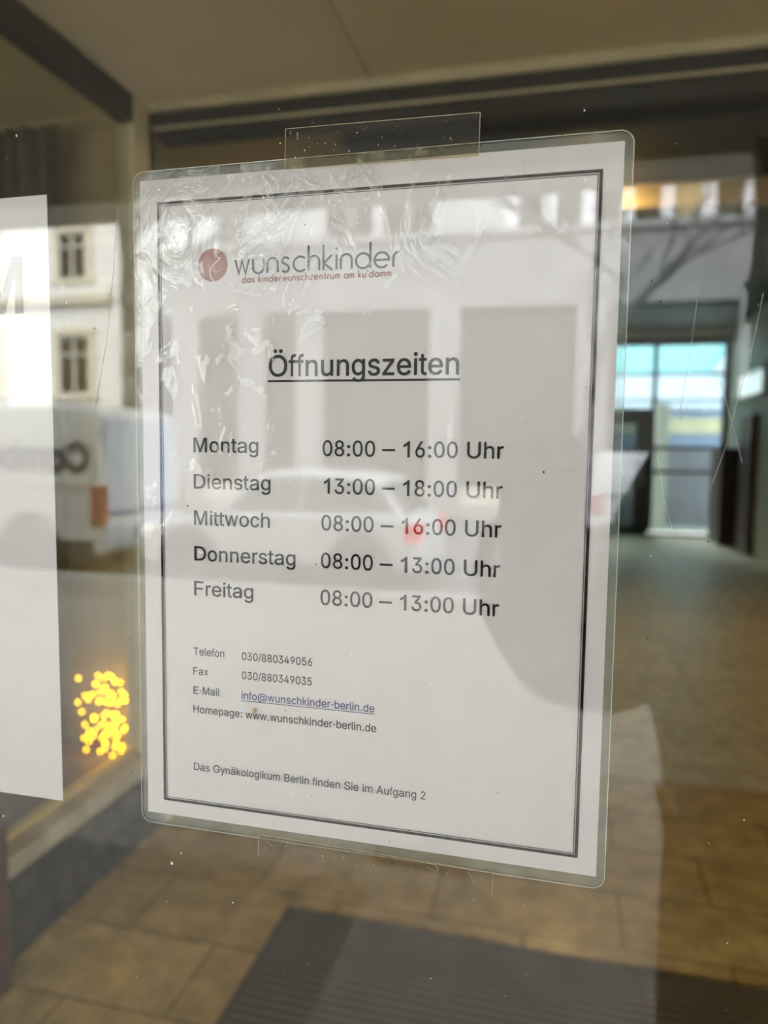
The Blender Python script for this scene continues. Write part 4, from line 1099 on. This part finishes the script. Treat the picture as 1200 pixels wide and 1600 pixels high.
def van(name, loc, LEN, WID, H, paint, rearp, label, lettering, flip=False):
    t = tag(empty(name, loc), label, 'van')
    s, v = LEN / 4.9, H / 2.1
    prof = [(0.06, 0.30), (0.0, 0.55), (0.03, 0.95), (0.75, 1.18), (1.45, 1.93), (1.75, 2.06), (4.55, 2.10), (4.78, 2.05), (4.87, 1.2), (4.90, 0.55), (4.86, 0.28)]
    prof = [(x * s, z * v) for x, z in prof]
    bm = bmesh.new()
    prism(bm, prof, -WID / 2, WID / 2)
    for q in bm.verts:                       # tumblehome
        if q.co.z > 1.2 * v:
            q.co.y *= 1 - 0.10 * (q.co.z - 1.2 * v) / (0.9 * v)
    obj('body', bm, paint, t, 0.07, True, 4)
    for sd in (1, -1):
        bm = bmesh.new()
        y = sd * (WID / 2 + 0.002)
        q = [(1.05, 1.26), (1.55, 1.80), (2.2, 1.82), (2.2, 1.26)]
        A = [(x * s, z * v) for x, z in q]
        prism(bm, A, y * 0.962 - 0.02, y * 0.962 + 0.02)
        obj('side_window', bm, M['carglass'], t)
        bm = bmesh.new()
        box(bm, 0.3 * s, 4.75 * s, y - 0.015, y + 0.015, 0.30 * v, 0.45 * v)
        obj('sill_trim', bm, M['plastic'], t)
        bm = bmesh.new()
        box(bm, 2.4 * s, 4.8 * s, y - 0.01, y + 0.008, 1.08 * v, 1.13 * v)
        obj('rub_strip', bm, M['cornice'] if lettering else M['plastic'], t)
        for x in (0.95, 3.85):
            wheel(t, x * s, sd * (WID / 2 - 0.13), 0.33 * v, 0.22, sd)
            bm = bmesh.new()
            cyl(bm, (x * s, sd * (WID / 2 - 0.05), 0.36 * v), (x * s, sd * (WID / 2 + 0.006), 0.36 * v), 0.42 * v, seg=28)
            obj('wheel_arch', bm, M['plastic'], t)
    # tail end
    X = 4.88 * s
    bm = bmesh.new(); box(bm, X - 0.06, X + 0.012, -WID / 2 + 0.1, WID / 2 - 0.1, 0.72 * v, 1.95 * v)
    rr = obj('rear_door', bm, rearp, t, 0.03)
    bm = bmesh.new(); box(bm, X - 0.05, X + 0.022, -WID / 2 + 0.25, WID / 2 - 0.25, 1.32 * v, 1.8 * v); obj('rear_window', bm, M['carglass'] if not lettering else rearp, t, 0.02)
    bm = bmesh.new(); box(bm, X - 0.05, X + 0.06, -WID / 2 + 0.02, WID / 2 - 0.02, 0.34 * v, 0.66 * v); bmp = obj('bumper', bm, rearp, t, 0.03)
    bm = bmesh.new(); box(bm, X + 0.012, X + 0.02, -WID / 2 + 0.12, WID / 2 - 0.12, 0.74 * v, 0.80 * v); obj('stripe', bm, M['vanstripe'], rr)
    bm = bmesh.new(); box(bm, X + 0.055, X + 0.066, -0.1, 0.45, 0.46 * v, 0.57 * v); obj('number_plate', bm, M['vanstripe'] if lettering else M['plate'], bmp)
    for sd in (1, -1):
        bm = bmesh.new(); box(bm, X - 0.16, X + 0.02, sd * (WID / 2 - 0.05) - 0.07, sd * (WID / 2 - 0.05) + 0.07, 0.62 * v, 1.12 * v); obj('tail_light', bm, M['tail'], t, 0.02)
        bm = bmesh.new(); box(bm, 0.01 * s, 0.16 * s, sd * (WID / 2 - 0.2) - 0.16, sd * (WID / 2 - 0.2) + 0.16, 0.68 * v, 0.88 * v); obj('head_light', bm, M['plate'], t, 0.03)
        bm = bmesh.new(); box(bm, 1.0 * s, 1.14 * s, sd * (WID / 2 + 0.1) - 0.1, sd * (WID / 2 + 0.1) + 0.1, 1.22 * v, 1.46 * v); obj('mirror', bm, M['plastic'], t, 0.03)
    bm = bmesh.new()
    prism(bm, [(0.72 * s, 1.20 * v), (0.79 * s, 1.20 * v), (1.42 * s, 1.86 * v), (1.37 * s, 1.90 * v)], -WID / 2 + 0.16, WID / 2 - 0.16)
    obj('windscreen', bm, M['carglass'], t)
    if lettering:      # faces the entrance (+y side); reads from the tail towards the nose
        o = text('Combé', 0.0, 1.50, 0.0, 0.34, M['vanblue'], t, y=0.0, name='lettering', conv=lambda x, z: (x, z), bold=0.055)
        o.location = (4.71 * s, WID / 2 + 0.006, 1.30)
        o.rotation_euler = (0, 0, math.pi)
    return t


def car(name, loc, LEN, WID, H, paint, label):
    t = tag(empty(name, loc), label, 'car')
    s, v = LEN / 3.9, H / 1.42
    lower = [(0.05, 0.25), (0.0, 0.45), (0.06, 0.66), (0.55, 0.80), (1.05, 0.90), (3.55, 0.93), (3.86, 0.85), (3.90, 0.5), (3.86, 0.25)]
    bm = bmesh.new(); prism(bm, [(x * s, z * v) for x, z in lower], -WID / 2, WID / 2); obj('body', bm, paint, t, 0.06, True, 4)
    cab = [(0.95, 0.86), (1.65, 1.36), (1.95, 1.42), (3.0, 1.40), (3.35, 1.32), (3.72, 0.88)]
    bm = bmesh.new(); prism(bm, [(x * s, z * v) for x, z in cab], -WID / 2 + 0.05, WID / 2 - 0.05)
    for q in bm.verts:
        q.co.y *= 1 - 0.22 * max(0, (q.co.z / v - 0.9)) / 0.5
    obj('cabin', bm, paint, t, 0.05, True, 4)
    for sd in (1, -1):
        for q in ([(1.28, 0.95), (1.74, 1.31), (2.25, 1.34), (2.25, 0.95)], [(2.33, 0.95), (2.33, 1.34), (2.98, 1.32), (3.35, 1.22), (3.5, 0.97)]):
            bm = bmesh.new()
            A = []
            for yy in (0.0, 0.012):
                A.append([bm.verts.new((x * s, sd * ((WID / 2 - 0.05) * (1 - 0.22 * max(0, z - 0.9) / 0.5) + yy), z * v)) for x, z in q])
            n = len(q)
            bm.faces.new(A[0]); bm.faces.new(A[1][::-1])
            for k in range(n):
                bm.faces.new((A[0][k], A[0][(k + 1) % n], A[1][(k + 1) % n], A[1][k]))
            obj('side_window', bm, M['carglass'], t)
        for x in (0.72, 3.12):
            wheel(t, x * s, sd * (WID / 2 - 0.11), 0.31, 0.2, sd)
            bm = bmesh.new(); cyl(bm, (x * s, sd * (WID / 2 - 0.05), 0.33), (x * s, sd * (WID / 2 + 0.004), 0.33), 0.375, seg=26); obj('wheel_arch', bm, M['plastic'], t)
        bm = bmesh.new(); box(bm, 3.70 * s, 3.90 * s, sd * (WID / 2 - 0.10) - 0.11, sd * (WID / 2 - 0.10) + 0.11, 0.62 * v, 0.84 * v); obj('tail_light', bm, M['taillit'], t, 0.02)
        bm = bmesh.new(); box(bm, 0.0, 0.22 * s, sd * (WID / 2 - 0.2) - 0.17, sd * (WID / 2 - 0.2) + 0.17, 0.56 * v, 0.70 * v); obj('head_light', bm, M['headl'], t, 0.03)
        bm = bmesh.new(); box(bm, 1.2 * s, 1.32 * s, sd * (WID / 2 + 0.04) - 0.09, sd * (WID / 2 + 0.04) + 0.09, 0.92 * v, 1.04 * v); obj('mirror', bm, paint, t, 0.03)
        bm = bmesh.new(); box(bm, 0.25 * s, 3.75 * s, sd * (WID / 2) - 0.012, sd * (WID / 2) + 0.012, 0.22 * v, 0.32 * v); obj('sill_trim', bm, M['plastic'], t)
    bm = bmesh.new(); box(bm, 3.84 * s, 3.92 * s, -WID / 2 + 0.05, WID / 2 - 0.05, 0.3 * v, 0.52 * v); obj('bumper', bm, paint, t, 0.03)
    bm = bmesh.new(); box(bm, 3.90 * s, 3.93 * s, -0.26, 0.26, 0.55 * v, 0.66 * v); obj('number_plate', bm, M['plate'], t)
    bm = bmesh.new(); prism(bm, [(1.02 * s, 0.93 * v), (1.0 * s, 0.91 * v), (1.60 * s, 1.34 * v), (1.64 * s, 1.33 * v)], -WID / 2 + 0.2, WID / 2 - 0.2); obj('windscreen', bm, M['carglass'], t)
    bm = bmesh.new(); prism(bm, [(3.36 * s, 1.30 * v), (3.40 * s, 1.30 * v), (3.70 * s, 0.95 * v), (3.66 * s, 0.95 * v)], -WID / 2 + 0.2, WID / 2 - 0.2); obj('rear_window', bm, M['carglass'], t)
    return t


van('van', (-10.30, -8.42, -0.10), 4.9, 1.92, 2.12, M['vanpaint'], M['rearpaint'], 'white delivery van with dark blue lettering parked at the kerb, reflected in the glass', True)
car('car', (-4.92, -8.32, -0.10), 3.40, 1.72, 1.36, M['carpaint'], 'small silver hatchback with lit red tail lights parked behind the lettered van')
v2 = van('van', (4.75, -14.3, -0.10), 4.3, 1.8, 1.62, M['whitepaint'], M['whitepaint'], 'small plain white van parked on the far side of the street', False)
v2.rotation_euler = (0, 0, math.pi)

# ------------------------------------------------------------------ the person taking the picture
pr = tag(empty('person', (0.34, -0.78, 0.0)), 'person in a dark coat on the sidewalk holding up a phone, reflected in the glass', 'person')


def skin(name, verts, edges, m, parent, root=0, sub=2):
    me = D.meshes.new(name)
    me.from_pydata([Vector(v[:3]) - pr.location for v in verts], edges, [])
    o = D.objects.new(name, me)
    COL.objects.link(o)
    o.modifiers.new('skin', 'SKIN')
    sv = me.skin_vertices[0].data
    for k, v in enumerate(verts):
        sv[k].radius = (v[3], v[4] if len(v) > 4 else v[3])
        sv[k].use_root = (k == root)
    ss = o.modifiers.new('sub', 'SUBSURF')
    ss.levels = ss.render_levels = sub
    dg = bpy.context.evaluated_depsgraph_get()
    m2 = D.meshes.new_from_object(o.evaluated_get(dg))
    D.objects.remove(o)
    m2.materials.clear()
    m2.materials.append(m)
    for p in m2.polygons:
        p.use_smooth = True
    o = D.objects.new(name, m2)
    COL.objects.link(o)
    o.parent = parent
    return o


class Sk:
    def __init__(self): self.v, self.e = [], []
    def add(self, p, r, r2=None, link=None):
        self.v.append((*p, r, r2 if r2 else r))
        if link is not None:
            self.e.append((link, len(self.v) - 1))
        return len(self.v) - 1
    def chain(self, start, pts):
        k = start
        for p in pts:
            k = self.add(p[:3], p[3], p[4] if len(p) > 4 else None, k)
        return k


# body: one continuous figure
b = Sk()
pel = b.add((0.34, -0.80, 0.98), 0.125, 0.105)
che = b.chain(pel, [(0.34, -0.80, 1.12, 0.115, 0.10), (0.34, -0.79, 1.30, 0.13, 0.105), (0.34, -0.785, 1.46, 0.11, 0.09)])
hd = b.chain(che, [(0.335, -0.775, 1.56, 0.056), (0.325, -0.765, 1.63, 0.056), (0.318, -0.748, 1.69, 0.066, 0.075), (0.312, -0.745, 1.755, 0.074, 0.088), (0.308, -0.745, 1.81, 0.066, 0.078), (0.306, -0.745, 1.845, 0.035)])
chin = b.chain(6, [(0.305, -0.672, 1.655, 0.022)])
nose = b.chain(7, [(0.293, -0.655, 1.735, 0.013), (0.291, -0.645, 1.725, 0.010)])
earl = b.chain(7, [(0.236, -0.755, 1.745, 0.016, 0.009)])
earr = b.chain(7, [(0.388, -0.735, 1.745, 0.016, 0.009)])
# left arm up to the phone
la = b.chain(che, [(0.17, -0.79, 1.48, 0.058), (0.11, -0.72, 1.34, 0.048), (0.07, -0.63, 1.235, 0.042), (0.01, -0.50, 1.285, 0.040), (-0.030, -0.372, 1.322, 0.026, 0.022), (-0.038, -0.318, 1.355, 0.026, 0.014), (-0.030, -0.294, 1.385, 0.026, 0.012)])
pa = la
for k in range(4):
    z = 1.432 - 0.019 * k
    ln_ = (0.9, 1.0, 0.95, 0.8)[k]
    root = b.chain(pa, [(-0.010, -0.289, z - 0.006, 0.0088)])
    b.chain(root, [(0.012, -0.290, z, 0.0085), (0.0215, -0.3005, z + 0.001, 0.008), (0.0215 - 0.008 * ln_, -0.3165, z + 0.002, 0.0072), (0.0195 - 0.020 * ln_, -0.3185, z + 0.003, 0.0065)])
th = b.chain(la - 1, [(-0.058, -0.306, 1.372, 0.0115), (-0.066, -0.304, 1.405, 0.0095), (-0.062, -0.313, 1.430, 0.0085), (-0.050, -0.3185, 1.445, 0.0075)])
# right arm hanging
ra = b.chain(che, [(0.51, -0.79, 1.48, 0.058), (0.57, -0.82, 1.34, 0.048), (0.59, -0.83, 1.19, 0.042), (0.59, -0.79, 1.05, 0.036), (0.585, -0.75, 0.94, 0.026, 0.022), (0.583, -0.735, 0.88, 0.018, 0.034)])
for k in range(4):
    y = -0.700 - 0.020 * k
    ln_ = (0.85, 1.0, 0.95, 0.75)[k]
    b.chain(ra, [(0.582, y, 0.845, 0.009), (0.579, y + 0.004, 0.845 - 0.036 * ln_, 0.0085), (0.572, y + 0.008, 0.845 - 0.060 * ln_, 0.0078), (0.562, y + 0.010, 0.845 - 0.078 * ln_, 0.007)])
b.chain(ra, [(0.576, -0.690, 0.885, 0.011), (0.570, -0.672, 0.862, 0.0095), (0.565, -0.664, 0.838, 0.008)])
for sd in (-1, 1):
    x = 0.34 + sd * 0.095
    b.chain(pel, [(x, -0.80, 0.90, 0.088), (x + 0.005 * sd, -0.79, 0.70, 0.074), (x + 0.008 * sd, -0.78, 0.50, 0.055), (x + 0.01 * sd, -0.80, 0.34, 0.052), (x + 0.012 * sd, -0.81, 0.09, 0.036), (x + 0.018 * sd, -0.74, 0.045, 0.034), (x + 0.025 * sd, -0.66, 0.035, 0.028)])
skin('body', b.v, b.e, M['skin'], pr, pel)
bm = bmesh.new()
for x in (0.276, 0.327):
    ball(bm, Vector((x, -0.671 if x < 0.3 else -0.668, 1.757)) - pr.location, 0.0105, 12, 8)
obj('eyes', bm, M['lens'], pr)
bm = bmesh.new()
ball(bm, Vector((0.298, -0.667, 1.688)) - pr.location, 0.02, 12, 8, (1, 0.35, 0.28))
obj('mouth', bm, M['tail'], pr)
c = Sk()
r0 = c.add((0.325, -0.80, 1.10), 0.245, 0.16)
c.chain(r0, [(0.33, -0.80, 0.97, 0.205, 0.16), (0.33, -0.80, 0.80, 0.21, 0.17), (0.33, -0.80, 0.68, 0.21, 0.17)])
ct = c.chain(r0, [(0.325, -0.795, 1.28, 0.22, 0.15), (0.335, -0.79, 1.43, 0.18, 0.125)])
c.chain(ct, [(0.337, -0.785, 1.55, 0.10, 0.09), (0.334, -0.785, 1.60, 0.085, 0.08)])
c.chain(ct, [(0.185, -0.79, 1.50, 0.09), (0.11, -0.72, 1.34, 0.076), (0.07, -0.635, 1.235, 0.070), (0.02, -0.52, 1.275, 0.060), (-0.022, -0.40, 1.315, 0.047)])
c.chain(ct, [(0.495, -0.79, 1.50, 0.09), (0.57, -0.82, 1.34, 0.076), (0.59, -0.83, 1.19, 0.066), (0.59, -0.79, 1.06, 0.058), (0.587, -0.755, 0.955, 0.05)])
skin('coat', c.v, c.e, M['coat'], pr, r0)
t_ = Sk()
r0 = t_.add((0.34, -0.80, 0.97), 0.15, 0.125)
for sd in (-1, 1):
    x = 0.34 + sd * 0.10
    t_.chain(r0, [(x, -0.80, 0.87, 0.105), (x + 0.005 * sd, -0.79, 0.70, 0.092), (x + 0.008 * sd, -0.785, 0.48, 0.076), (x + 0.01 * sd, -0.80, 0.28, 0.072), (x + 0.012 * sd, -0.805, 0.08, 0.064)])
skin('trousers', t_.v, t_.e, M['trouser'], pr, r0)
for sd in (-1, 1):
    x = 0.34 + sd * 0.115
    bm = bmesh.new()
    P = Vector((x, 0, 0)) - pr.location
    box(bm, P.x - 0.05, P.x + 0.05, -0.07 - 0.025, 0.205, 0.0, 0.028)
    ball(bm, (P.x, 0.11, 0.045), 0.05, 14, 10, (1.0, 1.9, 0.95))
    ball(bm, (P.x, -0.03, 0.06), 0.05, 14, 10, (1.0, 1.35, 1.2))
    obj('shoe', bm, M['shoe'], pr, smooth=True)
hs_ = Sk()
r0 = hs_.add((0.310, -0.765, 1.80), 0.088, 0.098)
hs_.chain(r0, [(0.308, -0.755, 1.848, 0.052, 0.06)])
hs_.chain(r0, [(0.318, -0.800, 1.74, 0.092, 0.06), (0.324, -0.800, 1.66, 0.092, 0.055), (0.327, -0.805, 1.58, 0.10, 0.05), (0.330, -0.83, 1.48, 0.11, 0.045), (0.332, -0.85, 1.42, 0.09, 0.03)])
skin('hair', hs_.v, hs_.e, M['hair'], pr, r0)

# phone: back face just behind the point the picture is taken from
ph = tag(empty('phone', CAMP), 'dark phone held upright in the hand of the reflected person', 'phone')
ph.rotation_euler = cam.matrix_world.to_euler()
bm = bmesh.new()
prism(bm, rounded(-0.0595, -0.1335, 0.0125, 0.0135, 0.010), 0.0, 0.0085)
bmesh.ops.rotate(bm, verts=bm.verts, cent=(0, 0, 0), matrix=Matrix.Rotation(math.radians(-90), 3, 'X'))
for q in bm.verts:
    q.co.z = abs(q.co.z) + 0.004
obj('case', bm, M['phone'], ph, 0.0012)
bm = bmesh.new()
prism(bm, rounded(-0.0565, -0.1305, 0.0095, 0.0105, 0.008), 0.0, 0.0003)
bmesh.ops.rotate(bm, verts=bm.verts, cent=(0, 0, 0), matrix=Matrix.Rotation(math.radians(-90), 3, 'X'))
for q in bm.verts:
    q.co.z = abs(q.co.z) + 0.0126
obj('screen', bm, M['screen'], ph)
bm = bmesh.new()
for dx, dy in ((0.0, 0.0), (0.0, -0.017), (-0.016, -0.008)):
    cyl(bm, (dx, dy, 0.0025), (dx, dy, 0.0045), 0.0065, seg=20)
obj('lens_ring', bm, M['lens'], ph)
